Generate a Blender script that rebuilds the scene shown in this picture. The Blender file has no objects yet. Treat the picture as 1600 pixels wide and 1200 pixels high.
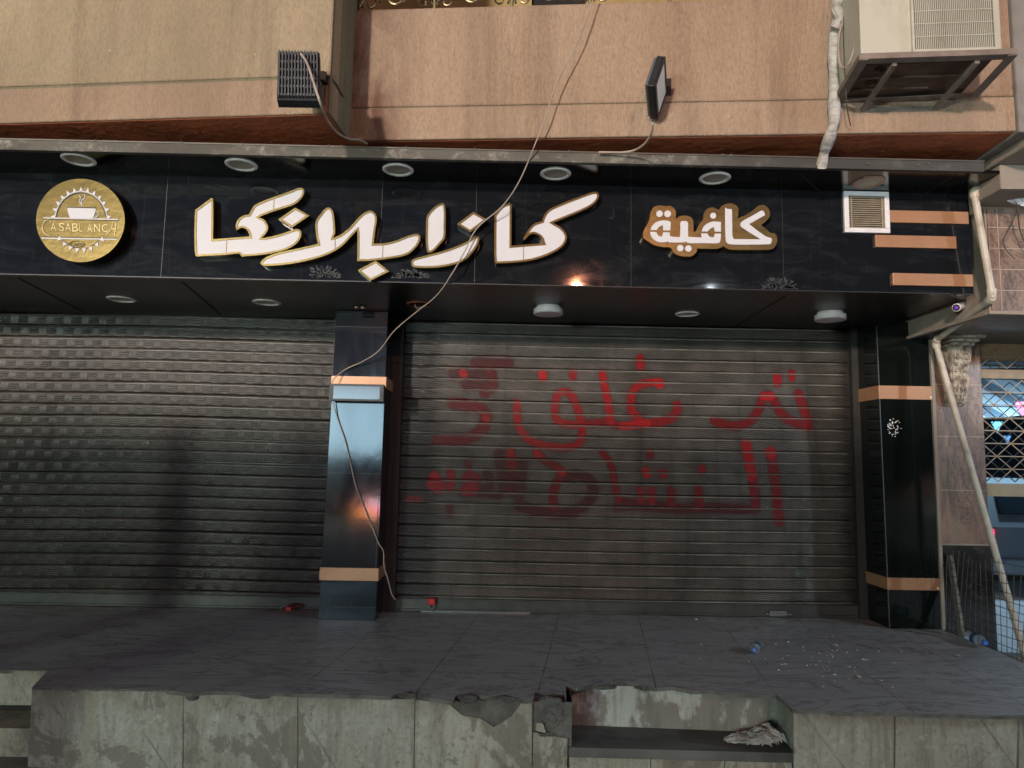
import bpy, bmesh, math, random
import numpy as np
from mathutils import Vector, Matrix
from mathutils.geometry import tessellate_polygon
random.seed(7); rng = np.random.default_rng(7)
S = bpy.context.scene
COL = S.collection
PI = math.pi

# ------------------------------------------------------------------ camera
EYE = Vector((0, 0, 1.15)); FPX = 1120.0
_y, _p, _r = math.radians(-0.6), math.radians(6.1), math.radians(1.05)
FW = Vector((-math.sin(_y)*math.cos(_p), math.cos(_y)*math.cos(_p), math.sin(_p)))
_rt = Vector((math.cos(_y), math.sin(_y), 0)); _up = _rt.cross(FW)
RT = math.cos(_r)*_rt + math.sin(_r)*_up
UP = -math.sin(_r)*_rt + math.cos(_r)*_up
cam_d = bpy.data.cameras.new('camera'); cam = bpy.data.objects.new('camera', cam_d); COL.objects.link(cam)
cam_d.sensor_width = 36; cam_d.lens = 36*FPX/1600; cam_d.clip_start = .05; cam_d.clip_end = 3000
m3 = Matrix((RT, UP, -FW)).transposed()
cam.matrix_world = Matrix.Translation(EYE) @ m3.to_4x4()
S.camera = cam

# ------------------------------------------------------------------ light
SUN_AZ = math.radians(23.0)      # light travels towards +X, +Y
SUN_EL = math.radians(7.0)
w = bpy.data.worlds.new('World'); S.world = w; w.use_nodes = True
nt = w.node_tree; nt.nodes.clear()
wo = nt.nodes.new('ShaderNodeOutputWorld'); bg = nt.nodes.new('ShaderNodeBackground')
sky = nt.nodes.new('ShaderNodeTexSky'); sky.sky_type = 'NISHITA'; sky.sun_disc = False
sky.sun_elevation = SUN_EL; sky.sun_rotation = PI + SUN_AZ
sky.air_density = 1.0; sky.dust_density = 1.0; sky.ozone_density = 4.0
tint = nt.nodes.new('ShaderNodeMix'); tint.data_type = 'RGBA'; tint.blend_type = 'MULTIPLY'; tint.inputs[0].default_value = 1
tint.inputs[7].default_value = (.22,.25,.38,1); nt.links.new(sky.outputs[0], tint.inputs[6])   # night: the low sky cooled and dimmed
nt.links.new(tint.outputs[2], bg.inputs[0]); bg.inputs[1].default_value = 0.05
nt.links.new(bg.outputs[0], wo.inputs[0])
sl = bpy.data.lights.new('sun', 'SUN'); sun = bpy.data.objects.new('sun', sl); COL.objects.link(sun)
sl.energy = 2.7; sl.angle = math.radians(2.5); sl.color = (1.0, .84, .74)
_d = Vector((math.sin(SUN_AZ)*math.cos(SUN_EL), math.cos(SUN_AZ)*math.cos(SUN_EL), -math.sin(SUN_EL)))
sun.rotation_euler = _d.to_track_quat('-Z', 'Y').to_euler(); sun.location = (-6, -14, 6)
S.view_settings.view_transform = 'Standard'; S.view_settings.look = 'None'
S.view_settings.exposure = 0; S.view_settings.gamma = 1
S.render.engine = 'CYCLES'
S.cycles.max_bounces = 6; S.cycles.use_denoising = True

# ------------------------------------------------------------------ photograph measurements -> points on real planes
def ray(px, py): return RT*((px-800)/FPX) - UP*((py-600)/FPX) + FW
def U(px, py, Y):
    d = ray(px, py); return EYE + d*((Y-EYE.y)/d.y)
def UZ(px, py, z=0.0):
    d = ray(px, py); return EYE + d*((z-EYE.z)/d.z)
def UX(px, py, X):
    d = ray(px, py); return EYE + d*((X-EYE.x)/d.x)
def UPL(px, py, p0, n):
    d = ray(px, py); p0 = Vector(p0); n = Vector(n); return EYE + d*((p0-EYE).dot(n)/d.dot(n))

# ------------------------------------------------------------------ mesh helpers
class MB:
    def __init__(s): s.v = []; s.f = []; s.uv = None
    def add(s, vs, fs):
        o = len(s.v); s.v += [Vector(p) for p in vs]; s.f += [[i+o for i in f] for f in fs]; return s
    def hexa(s, p):      # 8 points: 4 bottom ring, 4 top ring
        return s.add(p, [[3,2,1,0],[4,5,6,7],[0,1,5,4],[1,2,6,5],[2,3,7,6],[3,0,4,7]])
    def box(s, a, b):
        x0,y0,z0 = a; x1,y1,z1 = b
        return s.hexa([(x0,y0,z0),(x1,y0,z0),(x1,y1,z0),(x0,y1,z0),(x0,y0,z1),(x1,y0,z1),(x1,y1,z1),(x0,y1,z1)])
    def foot(s, pts, z0, z1):    # vertical prism over a footprint
        return s.prism([Vector((p[0],p[1],z1)) for p in pts], Vector((0,0,z0-z1)))
    def prism(s, pts, ext, holes=()):
        loops = [[Vector(p) for p in pts]] + [[Vector(p) for p in h] for h in holes]
        tri = tessellate_polygon(loops); flat = [p for l in loops for p in l]; n = len(flat); ext = Vector(ext)
        fs = [list(t) for t in tri] + [[t[2]+n, t[1]+n, t[0]+n] for t in tri]
        o = 0
        for l in loops:
            k = len(l)
            for i in range(k):
                a, b = o+i, o+(i+1) % k; fs.append([a, b, b+n, a+n])
            o += k
        return s.add(flat + [p+ext for p in flat], fs)
    def sheet(s, pts, holes=()):
        loops = [[Vector(p) for p in pts]] + [[Vector(p) for p in h] for h in holes]
        return s.add([p for l in loops for p in l], [list(t) for t in tessellate_polygon(loops)])
    def tube(s, path, r, n=8, cap=True):
        path = [Vector(p) for p in path]; m = len(path)
        rs = r if isinstance(r, (list, tuple)) else [r]*m
        t0 = (path[1]-path[0]).normalized(); a = t0.orthogonal().normalized(); vs = []; fs = []
        for i, p in enumerate(path):
            t = (path[min(i+1, m-1)]-path[max(i-1, 0)]).normalized()
            a = (a - t*a.dot(t)).normalized(); b = t.cross(a)
            for k in range(n):
                q = 2*PI*k/n; vs.append(p + (a*math.cos(q)+b*math.sin(q))*rs[i])
        for i in range(m-1):
            for k in range(n):
                k2 = (k+1) % n; fs.append([i*n+k, i*n+k2, (i+1)*n+k2, (i+1)*n+k])
        if cap: fs.append(list(range(n))[::-1]); fs.append([(m-1)*n+k for k in range(n)])
        return s.add(vs, fs)
    def lathe(s, prof, c, ax=(0,0,1), n=32):   # profile of (radius, height)
        c = Vector(c); ax = Vector(ax).normalized(); a = ax.orthogonal().normalized(); b = ax.cross(a); vs = []; fs = []
        for r, h in prof:
            for k in range(n):
                q = 2*PI*k/n; vs.append(c + ax*h + (a*math.cos(q)+b*math.sin(q))*max(r, 1e-5))
        for i in range(len(prof)-1):
            for k in range(n):
                k2 = (k+1) % n; fs.append([i*n+k, i*n+k2, (i+1)*n+k2, (i+1)*n+k])
        return s.add(vs, fs)
    def bar(s, a, b, w, h, up=(0,0,1)):        # rectangular bar between two points
        a = Vector(a); b = Vector(b); t = (b-a).normalized(); x = t.cross(Vector(up)).normalized(); y = x.cross(t)
        x *= w/2; y *= h/2
        return s.hexa([a-x-y, a+x-y, b+x-y, b-x-y, a-x+y, a+x+y, b+x+y, b-x+y])
ORG = {}
def link(o, parent=None):
    COL.objects.link(o)
    if parent: o.parent = parent
    return o
def build(name, mb, mat, parent=None, smooth=False, bevel=0, recalc=True):
    org = ORG.get(parent.name, Vector((0,0,0))) if parent else Vector((0,0,0))
    me = bpy.data.meshes.new(name)
    me.from_pydata([tuple(v-org) for v in mb.v], [], mb.f)
    if recalc:
        bm = bmesh.new(); bm.from_mesh(me); bmesh.ops.recalc_face_normals(bm, faces=bm.faces); bm.to_mesh(me); bm.free()
    if mat: me.materials.append(mat)
    o = bpy.data.objects.new(name, me); link(o, parent); ORG[o.name] = org
    if smooth:
        for p in me.polygons: p.use_smooth = True
        es = o.modifiers.new('split', 'EDGE_SPLIT'); es.split_angle = math.radians(40)
    if bevel:
        b = o.modifiers.new('bevel', 'BEVEL'); b.width = bevel; b.segments = 2; b.limit_method = 'ANGLE'; b.angle_limit = math.radians(40)
    return o
def thing(name, label, cat, loc, group=None):
    o = bpy.data.objects.new(name, None); o.empty_display_size = .1; COL.objects.link(o)
    o.location = loc; ORG[o.name] = Vector(loc); o['label'] = label; o['category'] = cat
    if group: o['group'] = group
    return o
def tag(o, label, cat, group=None, kind=None):
    if label: o['label'] = label
    if cat: o['category'] = cat
    if group: o['group'] = group
    if kind: o['kind'] = kind
    return o
def dup(root, loc, label):
    r = root.copy(); COL.objects.link(r); r.location = loc; r['label'] = label
    for ch in list(root.children):
        c = ch.copy(); COL.objects.link(c); c.parent = r
        for g in list(ch.children):
            d = g.copy(); COL.objects.link(d); d.parent = c
    return r
def curve(pts, n=5, closed=True):
    """Catmull-Rom through 2-D points; a third element marks a corner."""
    P = [np.array(p[:2], float) for p in pts]; C = [len(p) > 2 for p in pts]; m = len(P); out = []
    for i in range(m if closed else m-1):
        p1, p2 = P[i], P[(i+1) % m]
        p0 = P[i-1] if (not C[i] and (closed or i > 0)) else 2*p1-p2
        p3 = P[(i+2) % m] if (not C[(i+1) % m] and (closed or i+2 < m)) else 2*p2-p1
        if C[i] and C[(i+1) % m]: out.append(p1); continue
        for k in range(n):
            t = k/n
            out.append(.5*((2*p1)+(-p0+p2)*t+(2*p0-5*p1+4*p2-p3)*t*t+(-p0+3*p1-3*p2+p3)*t**3))
    if not closed: out.append(P[-1])
    return out
def inset(poly, d):
    P = np.array(poly); n = len(P)
    area = .5*np.sum(P[:,0]*np.roll(P[:,1],-1)-np.roll(P[:,0],-1)*P[:,1]); sg = 1 if area > 0 else -1
    out = []
    for i in range(n):
        a, b, c = P[i-1], P[i], P[(i+1) % n]
        e1 = (b-a)/(np.linalg.norm(b-a)+1e-9); e2 = (c-b)/(np.linalg.norm(c-b)+1e-9)
        n1 = np.array([-e1[1], e1[0]])*sg; n2 = np.array([-e2[1], e2[0]])*sg
        k = n1+n2; l = max(.45, np.dot(k, k)/2); out.append(b + k*d/l)
    return out
def path3(pts, n=4):
    P = [Vector(p) for p in pts]; out = []
    for i in range(len(P)-1):
        p1, p2 = P[i], P[i+1]; p0 = P[i-1] if i else 2*p1-p2; p3 = P[i+2] if i+2 < len(P) else 2*p2-p1
        for k in range(n):
            t = k/n; out.append(.5*((2*p1)+(p2-p0)*t+(2*p0-5*p1+4*p2-p3)*t*t+(3*p1-p0-3*p2+p3)*t**3))
    return out+[P[-1]]

# ------------------------------------------------------------------ materials
class Mt:
    def __init__(s, name, col=(.5,.5,.5), rough=.5, metal=0.0, spec=None):
        s.m = bpy.data.materials.new(name); s.m.use_nodes = True; s.t = s.m.node_tree
        s.b = s.t.nodes['Principled BSDF']; s.tc = s.n('ShaderNodeTexCoord'); s.co = s.tc.outputs['Object']
        s.set('Base Color', (*col, 1)); s.set('Roughness', rough); s.set('Metallic', metal)
        if spec is not None: s.set('Specular IOR Level', spec)
        s.c = None; s.h = None
    def n(s, t, **k):
        x = s.t.nodes.new(t)
        for a, v in k.items(): setattr(x, a, v)
        return x
    def l(s, a, b): s.t.links.new(a, b)
    def set(s, k, v): s.b.inputs[k].default_value = v
    def val(s, inp, v):
        if hasattr(v, 'is_output'): s.l(v, inp)
        else: inp.default_value = v
    def math(s, op, a, b=0.0, clamp=False):
        x = s.n('ShaderNodeMath', operation=op); x.use_clamp = clamp; s.val(x.inputs[0], a); s.val(x.inputs[1], b); return x.outputs[0]
    def xyz(s, co=None):
        x = s.n('ShaderNodeSeparateXYZ'); s.l(co or s.co, x.inputs[0]); return x.outputs
    def noise(s, scale=5, st=(1,1,1), detail=4, rough=.55, dist=0, off=(0,0,0)):
        mp = s.n('ShaderNodeMapping'); mp.inputs['Scale'].default_value = st; mp.inputs['Location'].default_value = off
        s.l(s.co, mp.inputs[0]); x = s.n('ShaderNodeTexNoise'); s.l(mp.outputs[0], x.inputs['Vector'])
        x.inputs['Scale'].default_value = scale; x.inputs['Detail'].default_value = detail
        x.inputs['Roughness'].default_value = rough; x.inputs['Distortion'].default_value = dist
        return x.outputs['Fac']
    def vor(s, scale=5, st=(1,1,1), feat='F1'):
        mp = s.n('ShaderNodeMapping'); mp.inputs['Scale'].default_value = st; s.l(s.co, mp.inputs[0])
        x = s.n('ShaderNodeTexVoronoi', feature=feat); s.l(mp.outputs[0], x.inputs['Vector']); x.inputs['Scale'].default_value = scale
        return x.outputs['Distance']
    def ramp(s, fac, lo, hi, a=0.0, b=1.0):
        x = s.n('ShaderNodeMapRange'); s.l(fac, x.inputs[0])
        for i, v in enumerate((lo, hi, a, b)): x.inputs[i+1].default_value = v
        x.clamp = True; return x.outputs[0]
    def mix(s, fac, c2, blend='MIX'):
        """blend c2 over the present colour by fac"""
        x = s.n('ShaderNodeMix', data_type='RGBA', blend_type=blend); s.val(x.inputs[0], fac)
        if s.c is None: x.inputs[6].default_value = s.b.inputs['Base Color'].default_value
        else: s.l(s.c, x.inputs[6])
        if hasattr(c2, 'is_output'): s.l(c2, x.inputs[7])
        else: x.inputs[7].default_value = (*c2, 1)
        s.c = x.outputs[2]; s.l(s.c, s.b.inputs['Base Color']); return s
    def rough(s, fac, a, b): s.l(s.ramp(fac, 0.25, .75, a, b), s.b.inputs['Roughness']); return s
    def bump(s, h, strength=.3, dist=.01):
        x = s.n('ShaderNodeBump'); x.inputs['Strength'].default_value = strength; x.inputs['Distance'].default_value = dist
        s.l(h, x.inputs['Height'])
        if s.h is not None: s.l(s.h, x.inputs['Normal'])
        s.h = x.outputs[0]; s.l(s.h, s.b.inputs['Normal']); return s
    def emit(s, col, k): s.set('Emission Color', (*col, 1)); s.set('Emission Strength', k); return s
def srgb(r, g, b): return tuple(((c/255+.055)/1.055)**2.4 if c > 10 else c/255/12.92 for c in (r, g, b))

def plaster(name, col, stain, streak_x=None):
    t = Mt(name, col, .9, spec=.2)
    t.mix(t.ramp(t.noise(1.1, (1,1,.5), 5), .42, .72), tuple(c*.72 for c in col))
    t.mix(t.ramp(t.noise(2.3, (3,3,.35), 5, off=(3,1,0)), .52, .78, 0, .55), stain)
    t.mix(t.ramp(t.noise(52, (1.4,1.4,.55), 4, .75), .42, .7, 0, .45), tuple(c*.45 for c in col))
    t.mix(t.ramp(t.noise(60, (1,1,.6), 4, .7), .5, .75, 0, .5), tuple(c*.5 for c in col))
    t.mix(t.ramp(t.noise(1.4, (2.6,2.6,.25), 6, .7, off=(1,5,2)), .52, .72, 0, .45), tuple(c*.42 for c in stain))
    t.mix(t.ramp(t.vor(4.2), .0, .045, .75, 0), tuple(min(1, c*1.5) for c in col))
    t.mix(t.ramp(t.vor(38, (1,1,.7)), .0, .10, .55, 0), tuple(c*.3 for c in col))
    t.bump(t.noise(48, (1.5,1.5,.5), 5, .75), 1.0, .012)
    t.bump(t.noise(9, (1,1,1), 3), .25, .012)
    return t
def M_plain(name, col, rough=.5, metal=0, var=.25, scale=12, bump=0.0):
    t = Mt(name, col, rough, metal); t.mix(t.ramp(t.noise(scale), .35, .75), tuple(c*(1-var) for c in col))
    t.mix(t.ramp(t.noise(scale*.22, off=(5,2,1)), .45, .75, 0, .6), tuple(c*(1-var*.9) for c in col))
    if bump: t.bump(t.noise(scale*3), bump, .004)
    return t.m

TAN = plaster('tan_plaster', (.46,.345,.23), (.26,.20,.14)).m
SALMON_T = plaster('salmon_plaster', (.45,.31,.215), (.28,.17,.115)); SALMON_T.mix(SALMON_T.math('MULTIPLY', SALMON_T.ramp(SALMON_T.xyz()[0], -1.55, -1.85), SALMON_T.ramp(SALMON_T.noise(3.5, (1,1,.6), 6, .7, .6), .42, .6)), (.16,.085,.06)); SALMON = SALMON_T.m
GREENISH = plaster('greenish_plaster', (.27,.24,.16), (.17,.15,.10)).m
t = Mt('red_brown_paint', (.48,.125,.042), .75); t.mix(t.ramp(t.noise(3, (1,1,1), 5), .4, .7), (.32,.078,.03)); t.mix(t.ramp(t.vor(14), .0, .05, .5, 0), (.42,.2,.12))
t.mix(t.ramp(t.noise(1.3, (1,1,1), 4, off=(7,0,2)), .55, .72, 0, .8), (.09,.04,.028)); t.bump(t.noise(18, detail=6), .8, .02); REDBROWN = t.m
t = Mt('dirty_aluminium_edge', (.11,.094,.074), .75, 0); t.mix(t.ramp(t.noise(4, (1,1,2), 5), .4, .62), (.10,.09,.075)); t.mix(t.ramp(t.noise(11, (1,1,1), 6, .7), .52, .66, 0, .7), (.33,.30,.25)); t.mix(t.ramp(t.noise(1.6, (1,1,3), 6, .7, off=(4,4,0)), .50, .56, 0, .85), (.07,.06,.05)); sx, sy, sz = t.xyz(); t.mix(t.ramp(sx, .6, 1.6, 0, .8), (.035,.033,.032)); t.bump(t.noise(25), .3, .005); TRIM = t.m

def black_panel(name, base=(.006,.0065,.008), rough=.12, dust=(.032,.034,.038), amt=.35, st=(1,1,3.5), wig=.02):
    t = Mt(name, base, rough, spec=.5)
    sc = t.noise(2.2, st, 7, .7, 1.2)
    t.mix(t.ramp(sc, .48, .72, 0, amt), dust)
    t.mix(t.ramp(t.noise(55, (1,1,.05), 2), .6, .8, 0, amt*.5), dust)
    t.rough(sc, rough, rough+.045)
    t.bump(t.noise(3.0, (1,1,1), 2), wig, .05)
    return t
FASCIA = black_panel('black_composite_panel', (.008,.009,.011), .02, amt=.5, wig=.002).m
SOFFIT_HI = black_panel('black_glossy_soffit', (.004,.004,.004), .1, (.02,.02,.02), .2).m
SOFFIT_LO = black_panel('sooty_soffit', (.006,.0055,.0055), .3, (.014,.0115,.010), .55, (.5,2.5,1)).m
def pillar_mat(name, rough, amt, wig):
    t = Mt(name, (.008,.009,.013) if amt > .1 else (.004,.006,.005), rough, spec=.5 if amt > .1 else .3)
    a = t.noise(2.4, (2.5,1,.6), 6, .65, .8)
    t.mix(t.ramp(a, .45, .75, 0, amt), (.022,.025,.032)); t.mix(t.ramp(t.noise(70, (1,1,.03), 2), .6, .85, 0, amt*.8), (.05,.055,.06))
    t.mix(t.ramp(t.vor(16), .0, .035, .7, 0), (.004,.004,.004))
    t.rough(a, rough, rough+.08); t.bump(t.noise(60, (1,1,.04), 2), .012, .01); t.bump(t.noise(4), wig, .05); return t.m
PILLAR_BRIGHT = pillar_mat('scuffed_black_cladding', .05, .25, .010)
PILLAR_DARK = pillar_mat('dark_green_black_cladding', .06, .05, .008)
COPPER = M_plain('copper_tone_strip', (.40,.20,.105), .42, .25, .14, 9)
def metal_gold(name, col, r):
    t = Mt(name, col, r, 1.0); t.mix(t.ramp(t.noise(9, (1,1,3), 4), .4, .7), tuple(c*.72 for c in col)); t.bump(t.noise(30), .08, .01); return t.m
GOLD = metal_gold('gold_letter_edge', (.115,.09,.038), .40)
GOLD_DISC = metal_gold('brushed_brass', (.082,.066,.026), .33)
t = Mt('white_acrylic', (.60,.58,.60), .4, spec=.2); t.mix(t.ramp(t.noise(3, detail=5), .5, .8, 0, .2), (.52,.49,.49)); ACRYL = t.m
WHITE_RING = M_plain('white_enamel', (.82,.76,.73), .4, 0, .2, 20)
BRONZE_RING = M_plain('pinkish_bronze_ring', (.42,.25,.19), .4, .5, .2, 20)
LENS = M_plain('greyed_lamp_glass', (.55,.51,.43), .25, 0, .3, 8)
DARK = M_plain('dark_cavity', (.012,.010,.009), .8)
BLACKIRON = M_plain('black_cast_aluminium', (.035,.036,.04), .5, .4, .4, 30, .3)
t = Mt('dirty_off_white_cable', (.40,.31,.25), .6); t.mix(t.ramp(t.noise(8), .45, .7), (.28,.22,.18)); CABLE = t.m
WIREDARK = M_plain('dark_wire', (.05,.045,.04), .6)
GREYSTEEL = M_plain('grey_steel', (.30,.29,.28), .4, .7, .4, 15)
exec_chunks = []

# ================================================================== SETTING
ZS = -.37            # street level; shop floor is z = 0
t = Mt('dusty_road', (.19,.175,.155), .9); t.mix(t.ramp(t.noise(3, detail=6), .4, .7), (.26,.235,.21)); t.bump(t.noise(120), .5, .01)
STREET = t.m
build('street', MB().add([(-400,-400,ZS),(400,-400,ZS),(400,400,ZS),(-400,400,ZS)], [[0,1,2,3]]), STREET)['kind'] = 'structure'

# dark veined floor tiles with joints
t = Mt('grey_veined_floor_tile', (.345,.36,.36), .26, spec=.5)
sx, sy, sz = t.xyz()
t.mix(t.ramp(t.noise(1.6, (1,1,1), 5), .35, .7, 0, .6), (.28,.28,.28))
vein = t.noise(1.5, (.8,2.2,1), 6, .62, 2.2)
v1 = t.math('ABSOLUTE', t.math('SUBTRACT', vein, .5)); t.mix(t.ramp(v1, .0, .030, .6, 0), (.06,.06,.064))
v2 = t.math('ABSOLUTE', t.math('SUBTRACT', t.noise(2.1, (.6,2.6,1), 5, .6, 1.6, (9,3,0)), .47)); t.mix(t.ramp(v2, .0, .012, .6, 0), (.11,.11,.115))
def joint(t, c, off, per, wd):
    f = t.math('FRACT', t.math('DIVIDE', t.math('SUBTRACT', c, off-50*per), per)); d = t.math('ABSOLUTE', t.math('SUBTRACT', f, .5))
    return t.ramp(d, .5-wd/per, .5-wd/per*.5)
# skew of the joints: they fan slightly in X
jx = joint(t, t.math('SUBTRACT', sx, t.math('MULTIPLY', t.math('SUBTRACT', sy, 3.65), .135)), .187, .60, .004)
jy = joint(t, sy, 5.25, 1.2, .004)
t.mix(t.math('MULTIPLY', t.math('MAXIMUM', jx, jy), t.ramp(t.noise(2.2), .35, .6, .35, .95)), (.05,.048,.045))
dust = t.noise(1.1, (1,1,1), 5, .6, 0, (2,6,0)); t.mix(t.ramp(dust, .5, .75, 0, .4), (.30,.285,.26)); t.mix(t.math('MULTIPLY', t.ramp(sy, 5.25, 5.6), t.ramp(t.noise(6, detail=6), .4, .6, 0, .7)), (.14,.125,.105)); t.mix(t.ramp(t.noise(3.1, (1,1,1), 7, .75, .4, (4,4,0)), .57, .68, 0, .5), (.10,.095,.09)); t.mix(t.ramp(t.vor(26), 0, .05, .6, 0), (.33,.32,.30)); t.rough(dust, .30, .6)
t.bump(t.noise(5), .05, .02); FLOORT = t.m

edge_px = [(50,1074),(120,1076),(200,1077),(262,1079),(300,1083),(330,1079),(372,1081),(398,1086),(430,1082),(470,1084),(520,1085),(560,1086),
           (610,1088),(622,1083),(640,1079),(654,1088),(690,1093),(708,1096),(712,1086),(730,1084),(765,1088),(790,1085),(806,1089),(820,1094),(833,1093),(836,1081),(880,1083),(885,1092)]
niche_px = [(884,1072),(900,1075),(925,1069),(960,1065),(1000,1068),(1022,1075),(1050,1073),(1080,1079),(1110,1078),(1140,1084),(1180,1085),(1213,1086)]
right_px = [(1222,1092),(1238,1108),(1280,1110),(1330,1113),(1380,1112),(1440,1115),(1500,1116),(1560,1118),(1600,1117)]
front = [UZ(*p) for p in edge_px] + [UZ(*p) for p in niche_px] + [UZ(*p) for p in right_px]
floor_poly = [Vector((-7,3.93,0)), UZ(0,1047), UZ(75,1047)] + front + [Vector((3.17,3.50,0)), Vector((3.17,5.30,0)), Vector((3.17,6.2,0)), Vector((-7,6.2,0))]
fl = build('shop_floor', MB().prism(floor_poly, (0,0,-.018)), FLOORT); fl['kind'] = 'structure'

# ------------------------------------------------------------------ terrace wall of dirty white tiles below the floor edge
t = Mt('dirty_white_wall_tile', (.34,.335,.285), .55); sx, sy, sz = t.xyz()
t.mix(t.ramp(t.noise(1.7, (1,1,1), 6, .6), .38, .68), (.27,.255,.205)); t.mix(t.ramp(t.noise(3, (3,1,.5), 6, .65), .5, .72, 0, .8), (.15,.135,.10))
t.mix(t.ramp(t.noise(26, detail=6), .55, .75, 0, .6), (.45,.46,.41))
t.mix(t.ramp(t.noise(2.6, (1.2,1,.9), 8, .72, .6, (2,0,7)), .545, .575, 0, .75), (.13,.115,.09))
for (kx, kz, per, wd, off, am) in ((1.0,.75,.83,.010,.21,.75),(1.0,-1.1,1.37,.006,.4,.55),(.6,1.0,1.9,.014,1.2,.5),(1.0,.15,.71,.004,.05,.5)):
    ln = t.math('ADD', t.math('ADD', t.math('MULTIPLY', sx, kx), t.math('MULTIPLY', sz, kz)), t.math('MULTIPLY', t.noise(1.2, (1,1,1), 3), .12))
    f = t.math('ABSOLUTE', t.math('SUBTRACT', t.math('FRACT', t.math('DIVIDE', t.math('ADD', ln, off+20), per)), .5))
    g = t.ramp(f, wd/per, 0); g = t.math('MULTIPLY', g, t.ramp(t.noise(3.0, (1,1,1), 3, off=(off*7,0,2)), .42, .6)); t.mix(t.math('MULTIPLY', g, am), (.075,.07,.06))
t.mix(t.ramp(t.noise(5, (1.5,1,.18), 6, .7, off=(3.3,0,0)), .54, .68, 0, .75), (.27,.235,.17))
t.mix(t.ramp(t.noise(9, (3,1,.35), 7, .75, off=(0,0,5)), .50, .66, 0, .55), (.13,.115,.085))
t.mix(t.math('MULTIPLY', t.ramp(sz, .25, .37), t.ramp(t.noise(7, (1,1,.6), 6, .7, off=(5,0,0)), .38, .58, .1, .9)), (.14,.115,.08))
t.mix(t.ramp(t.noise(48, detail=5, rough=.75), .52, .68, 0, .6), (.11,.10,.08)); t.mix(t.ramp(t.vor(19), 0, .06, .8, 0), (.05,.045,.04))
t.bump(t.noise(40, detail=6, rough=.7), .45, .006); t.bump(t.noise(14, detail=6), .25, .006); WTILE = t.m
t = Mt('broken_grey_mortar', (.17,.165,.15), .95); t.mix(t.ramp(t.noise(9, detail=7), .4, .65), (.085,.08,.072)); t.mix(t.ramp(t.vor(30), 0, .2, .5, 0), (.25,.24,.22)); t.bump(t.noise(22, detail=7, rough=.7), 1.0, .03); MORTAR = t.m
tw = thing('terrace_wall', 'low wall of dirty white broken tiles under the front edge of the dark tiled shop floor', 'wall', (0,3.7,ZS))
# mortar core follows the floor edge, pulled 14 mm back
YB = .016
core = MB()
core.foot([(-2.29,3.70),(-.2,3.655),(.36,3.648),(.36,4.6),(-2.29,4.6)], ZS-.02, -.02)
core.foot([(1.455,3.55),(3.17,3.53),(3.17,4.6),(1.455,4.6)], ZS-.02, -.02)
core.foot([(.36,4.02),(1.455,3.96),(1.455,4.6),(.36,4.6)], ZS-.02, -.02)
build('mortar_core', core, MORTAR, tw)
fl.data.materials.append(MORTAR)
for p in fl.data.polygons:
    if abs(p.normal.z) < .5: p.material_index = 1
def wt(px, py, Y=None):
    Y = Y if Y is not None else 3.683-(px-50)*.000062; return U(px, py, Y)
tiles = [
 [(43,1206),(50,1078),(110,1079),(200,1080),(286,1082),(285,1206)],
 [(286.5,1206),(286.5,1083),(296,1096),(310,1093),(312,1086),(380,1086),(465,1089),(465,1206)],
 [(465.8,1206),(466,1089),(560,1091),(612,1092),(648,1093),(646,1206)],
 [(647.2,1206),(648.8,1094),(688,1096),(704,1102),(722,1118),(752,1123),(772,1136),(782,1131),(800,1118),(814,1100),(820,1098),(832,1098),(831,1206)],
 [(832,1206),(833,1144),(862,1150),(887,1154),(886,1206)],
 [(837,1142),(838,1129),(848,1130),(854,1146)],
]
for k, pl in enumerate(tiles):
    o = build('wall_tile', MB().prism([wt(*p) for p in pl], (0,YB,0)), WTILE, tw, bevel=.002)
tiles_r = [[(1241,1206),(1240,1113),(1300,1115),(1397,1117),(1396,1206)], [(1399,1206),(1400,1117),(1500,1119),(1590,1121),(1588,1206)], [(1591,1206),(1593,1121),(1750,1124),(1750,1206)]]
for pl in tiles_r: build('wall_tile', MB().prism([wt(px,py,3.545-(px-1240)*.00002) for px,py in pl], (0,YB,0)), WTILE, tw, bevel=.002)
# the sunk step: back riser, tread, cheeks and lip
ZT = -.225
tread = [(.345,3.632),(1.445,3.60),(1.455,3.98),(.345,4.02)]
TREADM = Mt('worn_dark_tread', (.085,.085,.08), .8); TREADM.mix(TREADM.ramp(TREADM.noise(6, detail=6), .4, .7), (.05,.05,.047)); TREADM.mix(TREADM.ramp(TREADM.noise(1.5,(1,5,1)), .5,.7,0,.6), (.14,.14,.13)); TREADM.bump(TREADM.noise(40), .3, .004)
build('tread', MB().foot(tread, ZT-.045, ZT), TREADM.m, tw, bevel=.004)
RIS = Mt('scraped_white_riser', (.20,.19,.165), .75); RIS.mix(RIS.ramp(RIS.noise(3.2,(1.6,1,1),6,.65), .50, .56), (.40,.41,.38)); RIS.mix(RIS.ramp(RIS.noise(5,(3,1,.4),5), .5,.7,0,.7), (.12,.11,.095)); RIS.bump(RIS.noise(12,detail=6), .4, .006)
br = [(.35,3.935),(1.45,3.862)]
build('riser', MB().foot([(br[0][0],br[0][1]),(br[1][0],br[1][1]),(br[1][0],br[1][1]+.06),(br[0][0],br[0][1]+.06)], ZT, -.02), RIS.m, tw)
chk = Mt('red_brown_cheek_tile', (.15,.085,.07), .6); chk.mix(chk.ramp(chk.noise(6,detail=6), .4,.65), (.07,.04,.035)); chk.bump(chk.noise(20),.2,.004)
build('cheek', MB().foot([(.33,3.655),(.362,3.655),(.37,3.93),(.33,3.93)], ZT, -.02), chk.m, tw)
build('cheek', MB().foot([(1.432,3.56),(1.47,3.56),(1.47,3.86),(1.445,3.86)], ZT, -.02), WTILE, tw)
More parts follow.
